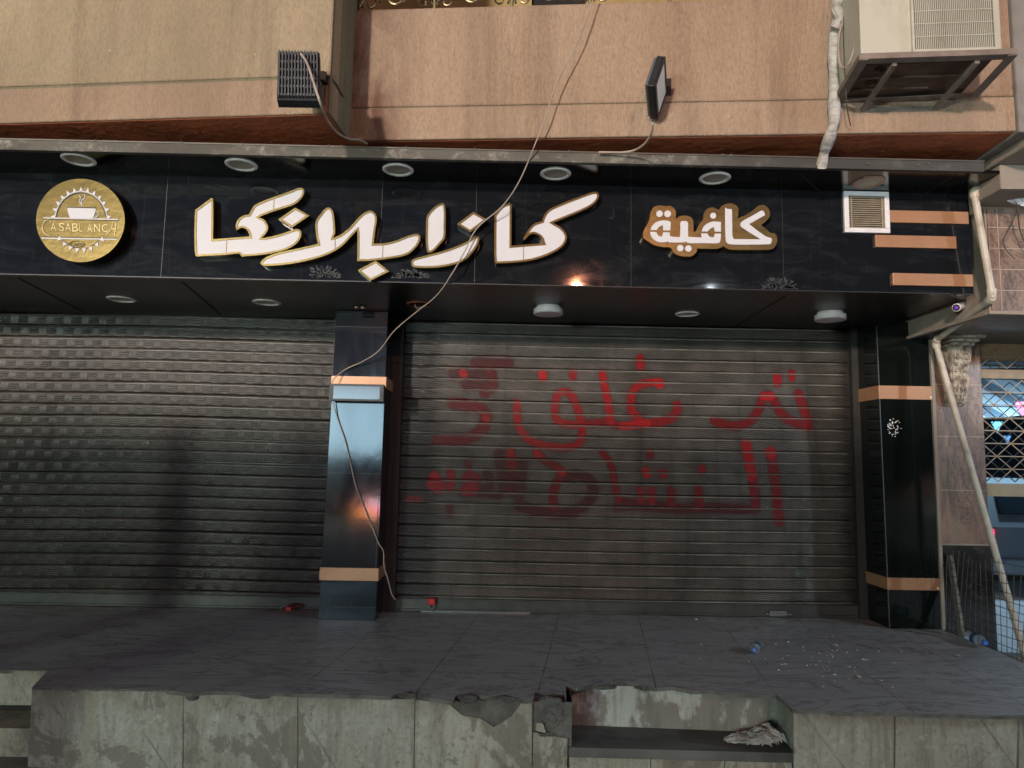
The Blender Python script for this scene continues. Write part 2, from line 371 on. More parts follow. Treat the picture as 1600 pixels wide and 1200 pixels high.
for a, b in ((.35,.74),(.745,1.10),(1.105,1.43)):
    build('wall_tile', MB().foot([(a,3.645),(b,3.634),(b,3.66),(a,3.67)], ZS-.02, ZT-.045), WTILE, tw, bevel=.002)
# rough chips of mortar along the edge
def lump(px, py, rx, rz, Y, seed):
    r = random.Random(seed); c = U(px, py, Y); bm = bmesh.new(); bmesh.ops.create_icosphere(bm, subdivisions=4, radius=1)
    from mathutils import noise as mn_
    m = MB(); vs = []
    for v in bm.verts:
        q = v.co*1.6+Vector((seed*3.1,seed,0)); k = 1+.35*mn_.noise(q)+.22*mn_.noise(q*3)+.12*mn_.noise(q*8)+.07*mn_.noise(q*19); vs.append(c+Vector((v.co.x*rx*k, v.co.y*.03*k, v.co.z*rz*k)))
    m.add(vs, [[v.index for v in f.verts] for f in bm.faces]); bm.free(); return m
chips = MB()
for i, (px, py, rx, rz, Y) in enumerate([(640,1087,.05,.012,3.655),(730,1092,.05,.02,3.655),(785,1093,.07,.016,3.655),(860,1096,.05,.02,3.65),(862,1120,.06,.05,3.655),(940,1073,.07,.012,3.90),(1010,1075,.06,.010,3.89),(1085,1080,.06,.009,3.88),(410,1088,.04,.008,3.67),(300,1090,.03,.010,3.675),(852,1146,.04,.014,3.653)]):
    l = lump(px, py, rx, rz, Y, i); chips.add(l.v, l.f)
build('broken_mortar_edge', chips, MORTAR, tw)
# lower entrance step at the far left, set back from the terrace
ls = thing('entrance_step', 'white tiled riser with a lower reddish step set back at the far left', 'step', (-3.2,3.95,ZS))
build('riser', MB().prism([U(-700,1043,3.96),U(78,1049,3.965),U(78,1102,3.965),U(-700,1098,3.96)], (0,.05,0)), WTILE, ls)
build('recess_back', MB().box((-6,4.05,ZS-.02),(-2.3,4.4,-.03)), DARK, ls)
build('tread', MB().foot([(-6,3.80),(-2.30,3.80),(-2.30,4.3),(-6,4.3)], ZS-.02, -.235), WTILE, ls, bevel=.006)

# ================================================================== BALCONIES ABOVE
ZB = 3.02
def slab_quad(P0, P1, depth): # footprint between two front points going back
    return [P0, P1, (P1[0], P1[1]+depth), (P0[0], P0[1]+depth)]
bl = thing('balcony', 'tan plastered balcony box at upper left with red-brown underside and groove', 'balcony', (-3,4.2,ZB))
def onl(x): return 3.745 + (x+.99)*-.111
A, B = (-6.5, onl(-6.5)), (-.99, 3.745)
gz = [U(0,138,4.0).z, U(513,127,3.75).z]
zg = (gz[0]+gz[1])/2
build('parapet', MB().foot([A, B, (-.965,3.86), (-6.5, onl(-6.5)+.14)], zg+.012, 5.4), TAN, bl, bevel=.012)
build('lower_band', MB().foot([(A[0],A[1]+.004), (B[0]-.002,B[1]+.004), (-.965,3.86), (-6.5, onl(-6.5)+.14)], ZB, zg), SALMON, bl, bevel=.008)
build('groove', MB().foot([(A[0],A[1]+.012), (B[0]-.006,B[1]+.012), (-.97,3.85), (-6.5, onl(-6.5)+.13)], zg, zg+.012), GREENISH, bl)
build('return_wall', MB().foot([(-.992,3.749), (-.988,3.742), (-.945,4.10), (-.975,4.10)], ZB-.001, 5.4), GREENISH, bl)
build('underside', MB().foot([(-6.48, onl(-6.5)+.02), (-.995,3.765), (-.96,4.10), (-.96,5.6), (-6.48,5.6)], ZB-.003, ZB-.001), REDBROWN, bl)

brt = thing('balcony', 'salmon plastered balcony parapet at upper centre and right, below gold scroll railing', 'balcony', (1,3.95,ZB))
def onr(x): return 4.09 + (x+.952)*-.0838
XR = 2.86
ztop = U(560,15,4.09).z
zgr = U(900,156,3.92).z
build('parapet', MB().foot([(-.965,onr(-.965)), (XR,onr(XR)), (XR,onr(XR)+.13), (-.965,onr(-.965)+.13)], zgr+.008, ztop), SALMON, brt, bevel=.012)
build('lower_band', MB().foot([(-.965,onr(-.965)-.006), (XR,onr(XR)-.006), (XR,onr(XR)+.13), (-.965,onr(-.965)+.13)], ZB, zgr), SALMON, brt, bevel=.008)
build('groove', MB().foot([(-.965,onr(-.965)+.01), (XR,onr(XR)+.01), (XR,onr(XR)+.12), (-.965,onr(-.965)+.12)], zgr, zgr+.008), GREENISH, brt)
build('underside', MB().foot([(-.955,onr(-.955)+.016), (XR,onr(XR)+.016), (XR,5.6), (-.955,5.6)], ZB-.003, ZB-.001), REDBROWN, brt)
build('balcony_floor', MB().foot([(-.955,onr(-.955)+.14), (XR,onr(XR)+.14), (XR,5.6), (-.955,5.6)], ZB+.001, ZB+.10), GREENISH, brt)
# back wall of the balcony: ochre door leaf and a dark opening
OCHRE = M_plain('ochre_wall', (.42,.30,.12), .8, 0, .3, 6, .3)
hw = thing('house_wall', 'ochre wall with dark doorway behind the balcony railing', 'building', (0,5.6,ZB))
build('wall', MB().box((-7,5.62,2.35),(-.75,5.75,6.2)).box((.62,5.62,2.35),(7,5.75,6.2)).box((-.75,5.62,2.35),(.62,5.75,ZB+.1)), OCHRE, hw)
build('lower_wall', MB().box((-7,5.80,ZS),(3.1,5.95,2.6)), DARK, hw)
dx = U(831,5,5.62).x
build('doorway', MB().box((-.745,5.66,ZB+.1),(dx,5.70,6.2)), OCHRE, hw)
build('dark_opening', MB().box((dx,5.70,ZB+.1),(.615,5.74,6.2)), DARK, hw)
# railing: gold scrolls standing on the parapet
RAILG = metal_gold('gold_paint_iron', (.30,.25,.15), .45)
rg = thing('balcony_railing', 'gold painted scrollwork railing on top of the salmon parapet', 'railing', (0.2,4.05,ztop))
def rp(x, z): return Vector((x, onr(x)+.06, ztop+z))
rm = MB()
rm.tube([rp(-.94,.006), rp(2.8,.006)], .006, 6); rm.tube([rp(-.94,.85), rp(2.8,.85)], .014, 6)
for k in range(8):
    x0 = -.94+.47*k; rm.tube([rp(x0,0), rp(x0,.87)], .011, 6)
    rm.tube([rp(x0,.05), rp(x0+.235,.42), rp(x0+.47,.05)], .008, 5)
    for s in (-1, 1):
        cx = x0+.235
        sp = [rp(cx+s*(.02+.085*math.cos(a)*(1-a/9)), .085+.075*math.sin(a)*(1-a/9)+.02) for a in np.linspace(-.3, 6.5, 22)]
        rm.tube(sp, .006, 5)
        sp = [rp(x0+.235+s*.165+.05*math.cos(a)*(1-a/9)*s, .075+.05*math.sin(a)*(1-a/9)) for a in np.linspace(-.5, 6.5, 20)]
        rm.tube(sp, .006, 5)
build('scrollwork', rm, RAILG, rg, smooth=True)

# ================================================================== CANOPY / FASCIA
YF, ZF0, ZF1 = 4.38, 2.24, 2.892
XE = 2.935
fa = thing('shop_fascia', 'glossy black canopy and signboard box with dusty metal edge above the shutters', 'shop front', (0,4.9,ZF0))
build('front_panel', MB().box((-6.5,YF,ZF0),(XE,YF+.03,ZF1+.02)), FASCIA, fa)
build('upper_soffit', MB().box((-6.5,4.055,ZF1),(XE-.02,YF,ZF1+.02)), SOFFIT_HI, fa)
build('edge_trim', MB().box((-6.5,4.02,ZF1-.004),(XE-.14,4.055,ZF1+.058)).box((-6.5,4.055,ZF1+.03),(XE-.14,4.6,ZF1+.056)), TRIM, fa, bevel=.003)
lip = MB().box((-6.5,4.014,ZF1+.054),(XE-.14,4.024,ZF1+.062))
for x in (-2.4,-1.9,-1.55,-1.05,-.98,-.6,-.2,.35,.55,1.25,1.3,2.1,2.4,2.46): lip.lathe([(0,-.006),(.006,-.004),(.006,.003),(0,.006)], (x,4.014,ZF1+.062+rng.uniform(-.05,.0)*(x>2)), (0,-1,0), 8)
build('screw_lip', lip, M_plain('dull_lip_metal', (.13,.115,.10), .5, .4), fa)
build('lower_soffit', MB().box((-6.5,YF+.03,ZF0),(XE,5.79,ZF0+.03)), SOFFIT_LO, fa)
build('end_panel', MB().box((XE-.02,YF+.03,ZF0+.03),(XE,5.6,ZF1+.02)), FASCIA, fa)
build('roof_panel', MB().box((-6.5,4.6,ZF1+.025),(XE,5.6,ZF1+.045)), TRIM, fa)
SEAM = M_plain('seam_gap', (.024,.025,.028), .45, .2)
sm = MB()
for px in (262,598,745,986,1221):
    a = U(px, 285, YF).x; sm.box((a-.0015,YF-.0015,ZF0+.002),(a+.0015,YF+.001,ZF1-.002))
sm.box((-6.5,YF-.003,ZF0-.002),(XE,YF+.004,ZF0+.004))
for a,b in (((1287,304),(1250,272)),((1440,306),(1500,268))):
    p, q = UZ(*a,ZF1), UZ(*b,ZF1); sm.bar(p, (q.x,min(q.y,4.37),q.z), .004, .003)
build('panel_seam', sm, SEAM, fa)
SEAMD = M_plain('dark_seam', (.004,.004,.004), .7)
sd = MB()
for a,b in (((28,434),(132,488)),((1228,462),(1150,509)),((285,440),(345,492))):
    p, q = UZ(*a,ZF0), UZ(*b,ZF0); build('soffit_seam', MB().bar((p.x,max(p.y,4.42),p.z), (q.x,min(q.y,5.6),q.z), .012, .006), SEAMD, fa)
# torn glue and tape marks along the lower edge of the signboard
glue = MB(); GLUE = M_plain('grey_glue_residue', (.036,.039,.044), .6)
GLM = []
for cx, cy, rx, ry, n, fan in ((505,428,26,12,90,1),(642,428,30,13,110,0),(1217,447,28,12,110,1)):
    glue = MB()
    for k in range(n):
        a = rng.uniform(0, PI) if fan else rng.uniform(0, 2*PI); r = rng.uniform(.25,1)
        px, py = cx+rx*r*math.cos(a), cy+6-ry*1.6*r*abs(math.sin(a))*(1 if fan else .6)
        c = U(px, py, YF-.0015)
        if c.z < ZF0+.01: continue
        an = a+rng.uniform(-.4,.4); L = rng.uniform(.004,.013); W = rng.uniform(.002,.006)
        d = Vector((math.cos(an)*L,0,math.sin(an)*L)); e = Vector((-math.sin(an)*W,0,math.cos(an)*W))
        glue.prism([c-d-e, c+d-e*.5, c+d+e, c-d+e], (0,.001,0))
    build('glue_residue', glue, GLUE, fa)

# down-lights set in the two soffits
DL = MB()
def downlight(px, py, z, r, ring, label, group, tilt=(0,0,-1), cat='ceiling light'):
    c = UZ(px, py, z); t = thing('downlight', label, cat, c, group)
    ax = Vector(tilt).normalized()
    build('ring', MB().lathe([(r,0.001),(r*1.0,.004),(r*.93,.009),(r*.80,.008),(r*.76,.004),(r*.75,-.002)], c, ax, 40), ring, t, smooth=True)
    build('lamp_glass', MB().lathe([(r*.80,-.001),(r*.5,-.003),(0,-.0035)][::-1] if False else [(0,.001),(r*.5,.0015),(r*.80,.002)], c, ax, 40), LENS, t, smooth=True)
    return t
gu = 'downlights in the upper canopy soffit'
words = ['above the round brass sign','above the leftmost tall white stroke','above the middle of the white letters','above the two letters right of the thin cable','above the small gold-backed sign']
for (px,py),wd in zip(((123,249),(377,257),(622,265),(868,271),(1117,278)), words):
    downlight(px, py, ZF1, .094, WHITE_RING, 'round white-ringed downlight in the black soffit '+wd, gu)
downlight(1357, 284, ZF1, .094, BRONZE_RING, 'round bronze-ringed downlight in the soffit above the white vent grille', gu)
gl = 'downlights in the lower soffit'
downlight(190, 467, ZF0, .098, WHITE_RING, 'downlight over the left shutter, below the round brass sign', gl)
downlight(417, 472, ZF0, .098, WHITE_RING, 'downlight over the left shutter, nearer to the middle pillar', gl)
downlight(1074, 490, ZF0, .088, WHITE_RING, 'flat recessed downlight between the two round surface lamps', gl)
for px, py, wd in ((857,485,'white drum-shaped ceiling lamp over the right shutter, nearer to the middle pillar'),(1297,494,'white drum-shaped ceiling lamp over the right shutter, beside the right pillar')):
    c = UZ(px, py-6, ZF0); t = thing('surface_lamp', wd, 'ceiling light', c, 'surface lamps in the lower soffit')
    build('housing', MB().lathe([(.085,0),(.09,.02),(.105,.022),(.105,.05)], c, (0,0,-1), 40), M_plain('lamp_white', (.85,.76,.76), .5), t, smooth=True)
    build('diffuser', MB().lathe([(.105,.05),(.103,.057),(.06,.060),(0,.061)], c, (0,0,-1), 40), M_plain('lamp_diffuser', (.70,.60,.62), .4), t, smooth=True)
# empty cut-out with its orange ring and wires hanging out
c = UZ(655, 475, ZF0); t = thing('open_lamp_hole', 'empty lamp cut-out with orange rim and dangling wires beside the middle pillar', 'ceiling fitting', c)
ORNG = M_plain('orange_raw_edge', (.40,.10,.05), .7)
build('rim', MB().lathe([(.078,.001),(.086,.001),(.086,.006),(.078,.006)], c, (0,0,-1), 32), ORNG, t)
build('cavity', MB().lathe([(0,.0005),(.079,.002)], c, (0,0,-1), 32), DARK, t)
build('wire', MB().tube(path3([c+Vector((-.03,0,.0)), c+Vector((-.02,-.01,-.03)), c+Vector((.0,-.02,-.035)), c+Vector((.05,0,-.004))]), .004, 6), CABLE, t)
c = UZ(562, 478, ZF0); t = thing('twin_socket', 'small twin lamp socket in the soffit at the top of the middle pillar', 'ceiling fitting', c)
build('plate', MB().lathe([(.05,0),(.05,.006),(0,.007)], c, (0,0,-1), 24), DARK, t)
build('socket', MB().lathe([(.018,.005),(.018,.02),(.0,.02)], c+Vector((-.02,0,0)), (0,0,-1), 16), BRONZE_RING, t); build('socket', MB().lathe([(.018,.005),(.018,.02),(.0,.02)], c+Vector((.025,0,0)), (0,0,-1), 16), BRONZE_RING, t)

# ================================================================== SIGN LETTERING
YL = YF-.062          # front of the raised letters
def zpts(pts, ox, oy, sc): return [(p[0]/sc+ox, p[1]/sc+oy)+tuple(p[2:]) for p in pts]
def letter(label, pts, ox, oy, sc, n=5, cuts=(), ins=3.0, cat='sign letter'):
    out = curve(zpts(pts, ox, oy, sc), n); inn = inset(out, ins)
    P = [U(x, y, YL) for x, y in out]; Q = [U(x, y, YL) for x, y in inn]; c = sum(P, Vector())/len(P)
    t = thing('sign_letter', label, cat, (c.x, YF, c.z), 'raised white letters with gold edges')
    rim = MB(); n_ = len(P); off = Vector((0, YF-.002-YL, 0)); d = Vector((0,.008,0))
    # gold return: sides, front rim, shallow inner step
    rim.v = P + Q + [p+off for p in P] + [q+d for q in Q]
    for i in range(n_):
        j = (i+1) % n_
        rim.f += [[i, j, n_+j, n_+i], [i, j, 2*n_+j, 2*n_+i], [n_+i, n_+j, 3*n_+j, 3*n_+i]]
    build('gold_edge', rim, GOLD, t)
    fc = MB().sheet([q+Vector((0,.004,0)) for q in Q])
    build('white_face', fc, ACRYL, t)
    if cuts:
        for (x0,y0,x1,y1) in cuts: 
            a = U(x0/sc+ox, y0/sc+oy, YL+.0025); b = U(x1/sc+ox, y1/sc+oy, YL+.0025); build('joint', MB().bar(a, b, .003, .003, (0,1,0)), GOLD, t)
    return t
Aq = (290,280,8.0); Bq = (400,290,5.7143); Cq = (630,290,5.0)
letter('large white letters joined at the left end, tall stem and long slanting top stroke', [(320,235,1),(345,290),(342,750,1),(800,715,1),(780,650),(740,615),(690,608),(630,645,1),(628,570),(655,505),(720,455),(790,442,1),(830,370),(870,320),(1000,260),(1150,205),(1300,150),(1420,107),(1480,132),(1470,200),(1430,260),(1350,320),(1200,370),(1050,420),(910,475,1),(980,505),(1020,560),(1030,620),(1000,680),(945,740,1),(1100,710),(1250,665),(1380,622),(1440,650),(1440,720),(1390,800),(1300,860),(1150,910),(950,945),(705,966,1),(665,925,1),(500,945),(310,955),(135,966,1),(115,900),(110,640),(118,385,1)], *Aq, cuts=((1106,255,1100,385),(514,770,505,930)))
letter('white diamond dot under the slanting top stroke at the left end', [(1370,355,1),(1550,455,1),(1330,603,1),(1160,500,1)], *Aq)
letter('middle joined white letters with a zigzag peak and a long tail to the left', [(48,705),(45,680),(90,640),(200,598),(400,555),(553,520,1),(535,430),(530,335),(560,275),(620,205),(662,200),(690,240),(702,330),(705,420),(685,468,1),(760,435),(840,370),(920,280),(980,235),(1030,225),(1070,260),(1077,320),(1062,420),(1050,518,1),(1150,514),(1250,490),(1350,450),(1430,432),(1465,450),(1460,500),(1420,560),(1340,620),(1200,650),(1050,668),(903,674,1),(905,560),(905,395,1),(850,455),(760,545),(650,610),(500,660),(300,700),(110,716)], *Bq, cuts=((707,480,705,575),(1134,522,1130,650)))
letter('white diamond dot below the zigzag letters, hanging over the fascia bottom edge', [(1070,670,1),(1190,765,1),(1022,848,1),(908,755,1)], *Bq)
letter('single white upright stroke, second vertical letter left of the crossing cable', [(186,235),(240,170),(297,138),(324,150),(332,220),(330,300),(326,405),(290,455),(240,508),(205,524),(185,505),(177,420),(179,300)], *Cq)
letter('white diamond dot crossed by the thin cable', [(548,205,1),(655,265,1),(525,363,1),(420,300,1)], *Cq)
letter('crescent-shaped white letter under the diamond the cable crosses', [(63,610),(78,575),(180,545),(320,508),(430,468),(510,430),(562,396),(592,405),(587,450),(550,512),(480,582),(380,620),(250,641),(120,641),(75,632)], *Cq)
letter('pair of white letters right of the cable, upright joined to a long slanting arm', [(713,230,1),(770,165),(830,135,1),(848,150,1),(846,300),(845,470,1),(940,462),(1095,450,1),(1080,410),(1050,385),(1000,378),(935,430,1),(975,350),(1020,300),(1085,277,1),(1105,225),(1150,180),(1250,135),(1380,85),(1490,48),(1528,65),(1520,110),(1470,160),(1380,205),(1270,250),(1170,290,1),(1230,325),(1270,370),(1278,420),(1240,480),(1150,535),(1020,580),(880,600),(720,608,1),(712,520)], *Cq, cuts=((940,470,940,580),))

# small gold-backed sign
Dq = (1000,310,7.2727); YS_ = YF-.06
ss = thing('small_sign', 'small gold plate sign with white lettering, right of the large letters', 'sign', (1.45,YF,2.6))
def zU(pts, q, Y, n=5): return [U(x, y, Y) for x, y in curve(zpts(pts, *q), n)]
bp = [(35,420),(45,360),(90,280),(110,225),(118,165),(155,100),(220,80),(285,86),(350,86),(400,130),(410,195),(402,238,1),(450,205),(520,195),(580,215),(605,260),(608,320),(610,382,1),(640,365),(665,305),(715,240),(722,180),(765,120),(830,103),(895,132,1),(930,85),(1000,57),(1070,65),(1115,110),(1117,180),(1110,225,1),(1200,190),(1290,130),(1350,82),(1420,80),(1470,130),(1475,200),(1440,250),(1375,302,1),(1430,345),(1480,388),(1530,398),(1558,440),(1550,520),(1500,575),(1400,585),(1200,585),(1020,580),(950,545,1),(880,570),(760,572),(650,568,1),(640,610),(590,655),(520,660),(450,652),(390,622),(365,582),(335,555,1),(240,550),(150,525),(80,480),(45,450)]
build('gold_plate', MB().prism(zU(bp, Dq, YS_), (0,.058,0)), metal_gold('gold_sign_plate', (.26,.20,.085), .36), ss, bevel=.003)
lt = MB(); e = Vector((0,.004,0))
for pl in ([(968,125),(985,118,1),(1045,122,1),(1048,300),(1050,420),(1066,462,1),(1372,465,1),(1260,395),(1160,330),(1143,295),(1165,258),(1270,200),(1382,135,1),(1408,150),(1420,190,1),(1340,235),(1240,292,1),(1340,370),(1430,432,1),(1497,455,1),(1492,500),(1460,520),(1250,525),(1040,522),(990,500),(973,440)],
           [(700,375,1),(725,320),(775,280),(840,262),(920,268,1),(920,378,1),(852,376,1),(840,322,1),(800,345),(768,376,1)],
           [(698,398,1),(768,399,1),(785,430),(835,445,1),(852,400,1),(920,400,1),(915,470),(880,508),(700,508,1),(560,508),(522,490,1),(490,500),(340,500),(320,484,1),(290,497),(220,497),(160,470),(125,420),(118,380,1),(185,382,1),(205,420),(250,437,1),(265,385,1),(340,386,1),(348,430),(455,440,1),(460,350),(462,270),(500,256),(543,272),(545,350),(547,436,1),(700,444,1)],
           [(118,360,1),(145,305),(200,262),(290,250),(350,266,1),(345,364,1),(265,364,1),(260,300,1),(215,325),(190,360,1)]):
    lt.prism(zU(pl, Dq, YS_-.004), e)
for cx, cy, r in ((222,174,37),(314,175,38),(832,196,34),(458,565,37),(550,569,37)):
    lt.prism([U((cx+r*math.cos(a))/Dq[2]+Dq[0], (cy+r*math.sin(a))/Dq[2]+Dq[1], YS_-.004) for a in np.linspace(0, 2*PI, 25)[:-1]], e)
build('white_lettering', lt, ACRYL, ss)

# round brass sign
Eq = (50,270,8.0); YD = YF-.085
rs = thing('round_sign', 'round brass disc sign with a white coffee cup emblem and cut-out lettering', 'sign', (-2.75,YF,2.58))
def E_(x, y, Y=None): return U(x/8+50, y/8+270, YD-.003 if Y is None else Y)
disc = [E_(605+555*math.cos(a), 595+522*math.sin(a), YD) for a in np.linspace(0, 2*PI, 97)[:-1]]
build('brass_disc', MB().prism(disc, (0,.083,0)), GOLD_DISC, rs, bevel=.004)
DKLINE = M_plain('dark_cut_and_shade', (.028,.022,.010), .6, .2)
def stroke(m, pts, wd, closed=False, Y=None):
    pts = [np.array(p, float) for p in pts]; n = len(pts)
    for i in range(n if closed else n-1):
        a, b = pts[i], pts[(i+1) % n]; d = (b-a)/(np.linalg.norm(b-a)+1e-9); q = np.array([-d[1], d[0]])*wd/2
        a2, b2 = a-d*wd*.15, b+d*wd*.15
        m.prism([E_(*(a2-q),Y), E_(*(b2-q),Y), E_(*(b2+q),Y), E_(*(a2+q),Y)], (0,.004,0))
em = MB(); dk = MB(); gc = (612,590); RX, RY = 330, 362
a0 = np.radians(np.linspace(186, 354, 13))
for i, a in enumerate(a0):
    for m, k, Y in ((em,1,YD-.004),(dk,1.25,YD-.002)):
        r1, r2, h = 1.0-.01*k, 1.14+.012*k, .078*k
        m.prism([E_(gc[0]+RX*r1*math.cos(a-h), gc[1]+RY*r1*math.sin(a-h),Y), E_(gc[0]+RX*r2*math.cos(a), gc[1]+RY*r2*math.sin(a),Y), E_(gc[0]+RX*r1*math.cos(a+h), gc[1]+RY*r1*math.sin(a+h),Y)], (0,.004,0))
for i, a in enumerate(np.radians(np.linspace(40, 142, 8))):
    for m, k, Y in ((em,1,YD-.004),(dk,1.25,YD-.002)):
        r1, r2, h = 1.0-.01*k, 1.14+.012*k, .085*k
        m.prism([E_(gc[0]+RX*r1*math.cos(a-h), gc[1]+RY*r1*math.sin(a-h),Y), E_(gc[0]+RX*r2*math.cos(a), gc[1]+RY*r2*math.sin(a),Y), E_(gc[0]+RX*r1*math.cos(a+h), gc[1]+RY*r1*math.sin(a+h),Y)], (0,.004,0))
arc = [(gc[0]+RX*.985*math.cos(a), gc[1]+RY*.985*math.sin(a)) for a in np.radians(np.linspace(187, 353, 30))]
stroke(em, arc, 13, Y=YD-.004); stroke(dk, [(gc[0]+(x-gc[0])*.95, gc[1]+(y-gc[1])*.95) for x, y in arc], 9, Y=YD-.002)
arcb = [(gc[0]+RX*.93*math.cos(a), gc[1]+RY*1.0*math.sin(a)) for a in np.radians(np.linspace(46, 136, 20))]
stroke(dk, arcb, 10, Y=YD-.002)
stroke(em, [(145,563),(1075,583)], 14); stroke(em, [(120,815),(1058,832)], 14); stroke(dk, [(145,580),(1075,600)], 8, Y=YD-.001); stroke(dk, [(120,800),(1058,817)], 8, Y=YD-.001)
em.prism([E_(*p, YD-.005) for p in curve([(440,436,1),(797,446,1),(785,510),(752,572,1),(478,568,1),(452,505)])], (0,.004,0))
stroke(dk, [(436,428),(800,438)], 10, Y=YD-.002)
stroke(em, curve([(790,480),(825,490),(832,525),(800,555),(765,560)], 4, False), 10, Y=YD-.005)
stroke(em, curve([(650,270),(655,310),(615,350),(625,410)], 5, False), 12); stroke(em, curve([(590,280),(605,320),(590,350),(612,395)], 5, False), 9); stroke(dk, curve([(632,280),(636,310),(600,345),(608,400)], 5, False), 7, Y=YD-.002)
build('white_emblem', em, ACRYL, rs)
def text_polys(s):
    cu = bpy.data.curves.new('lettering', 'FONT'); cu.body = s; cu.size = 1; ob = bpy.data.objects.new('lettering', cu); COL.objects.link(ob)
    dg = bpy.context.evaluated_depsgraph_get(); me = bpy.data.meshes.new_from_object(ob.evaluated_get(dg))
    v = [p.co.copy() for p in me.vertices]; f = [list(p.vertices) for p in me.polygons]
    bpy.data.objects.remove(ob); bpy.data.curves.remove(cu); bpy.data.meshes.remove(me); return v, f
def put_text(m, s, x0, x1, yb, yt, Y, slope=0.0, dx=0, dy=0):
    v, f = text_polys(s); ax = [p.x for p in v]; ay = [p.y for p in v]
    lx, hx, ly, hy = min(ax), max(ax), min(ay), max(ay)
    o = [E_(dx+x0+(p.x-lx)/(hx-lx)*(x1-x0), dy+yb-(p.y-ly)/(hy-ly)*(yb-yt)+slope*((p.x-lx)/(hx-lx)), Y) for p in v]
    m.add(o, f)
PALEG = metal_gold('pale_gold_lettering', (.22,.185,.09), .4)
tm = MB()
for ch, x0, x1 in zip('ASABLANC', (232,335,412,500,592,690,775,872), (302,402,490,580,630,752,850,945)):
    lm = MB(); put_text(lm, ch, x0, x1, 728+(x0-232)*.025, 625+(x0-232)*.025, YD-.0035); build('raised_letter', lm, PALEG, rs); put_text(dk, ch, x0, x1, 728+(x0-232)*.025, 625+(x0-232)*.025, YD-.0015, dx=-7, dy=5)  # the offset dark copy is the letter's painted shade
lm = MB(); stroke(lm, curve([(235,615),(200,590),(150,620),(128,690),(160,760),(220,785)], 5, False), 13, Y=YD-.0035); build('raised_letter', lm, PALEG, rs)
lm = MB(); stroke(lm, curve([(930,770),(990,700),(1010,625),(1045,625),(1045,700),(1030,775)], 5, False), 13, Y=YD-.0035); stroke(lm, [(985,700),(1045,702)], 10, Y=YD-.0035); build('raised_letter', lm, PALEG, rs)
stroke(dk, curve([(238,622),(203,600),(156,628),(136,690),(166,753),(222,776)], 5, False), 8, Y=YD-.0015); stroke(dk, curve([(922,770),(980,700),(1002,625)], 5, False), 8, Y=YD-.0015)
build('cut_and_shade_line', dk, DKLINE, rs)  # cut edges of the emblem plus painted shade lines beside the letters
tb = MB(); put_text(tb, 'CAFFE', 485, 640, 912, 872, YD-.003, 8)
stroke(tb, [(562+95*math.cos(a), 892+38*math.sin(a)) for a in np.linspace(0, 2*PI, 28)[:-1]], 7, True, YD-.003)
build('small_lettering', tb, DKLINE, rs)

# ================================================================== VENT, COPPER BARS
vq = [U(1316,298,YF), U(1385,303,YF), U(1390,367,YF), U(1318,363,YF)]
x0, x1 = (vq[0].x+vq[3].x)/2, (vq[1].x+vq[2].x)/2; z1, z0 = min((vq[0].z+vq[1].z)/2, ZF1-.004), (vq[2].z+vq[3].z)/2
vg = thing('vent_grille', 'square white louvred exhaust grille on the black fascia', 'vent', ((x0+x1)/2,YF,z0))
fr = MB(); wv = .030
fr.box((x0,YF-.022,z0),(x1,YF,z0+wv)).box((x0,YF-.022,z1-wv),(x1,YF,z1)).box((x0,YF-.022,z0+wv),(x0+wv,YF,z1-wv)).box((x1-wv,YF-.022,z0+wv),(x1,YF,z1-wv))
VW = M_plain('white_plastic_dusty', (.72,.68,.68), .45, 0, .15, 20)
build('frame', fr, VW, vg, bevel=.003)
lv = MB(); nl = 15
for k in range(nl):
    z = z0+wv+(z1-z0-2*wv)*(k+.5)/nl; lv.bar((x0+wv,YF-.010,z), (x1-wv,YF-.010,z), .018, .003, (0,-.6,.8))
for a in (.16,.84): lv.box((x0+(x1-x0)*a-.003,YF-.020,z0+wv),(x0+(x1-x0)*a+.003,YF-.017,z1-wv))
build('louvres', lv, M_plain('rusty_cream_louvre', (.42,.34,.24), .6, 0, .4, 20), vg)
build('duct_backing', MB().box((x0+wv,YF-.0025,z0+wv),(x1-wv,YF-.0005,z1-wv)), M_plain('dusty_dark_backing', (.045,.03,.025), .9), vg)
for (a, b, lab) in (((1388,328),(1514,350),'copper-coloured bar beside the vent grille, topmost of three on the black fascia'),((1368,367),(1495,388),'copper-coloured bar just under the vent grille, middle of three on the black fascia'),((1395,426),(1521,448),'copper-coloured bar near the fascia bottom edge, lowest of three')):
    p, q = U(a[0],a[1]+1,YF-.02), U(b[0],b[1]-1,YF-.02); zc=(p.z+q.z)/2; 
    zt_ = U((a[0]+b[0])/2, (a[1]+b[1])/2-9.5, YF-.02).z; zb_ = U((a[0]+b[0])/2, (a[1]+b[1])/2+9.5, YF-.02).z
    o = build('trim_bar', MB().box((p.x,YF-.02,zb_),(q.x,YF-.0005,zt_)), COPPER, bevel=.002); tag(o, lab, 'trim bar', 'copper bars on the fascia')

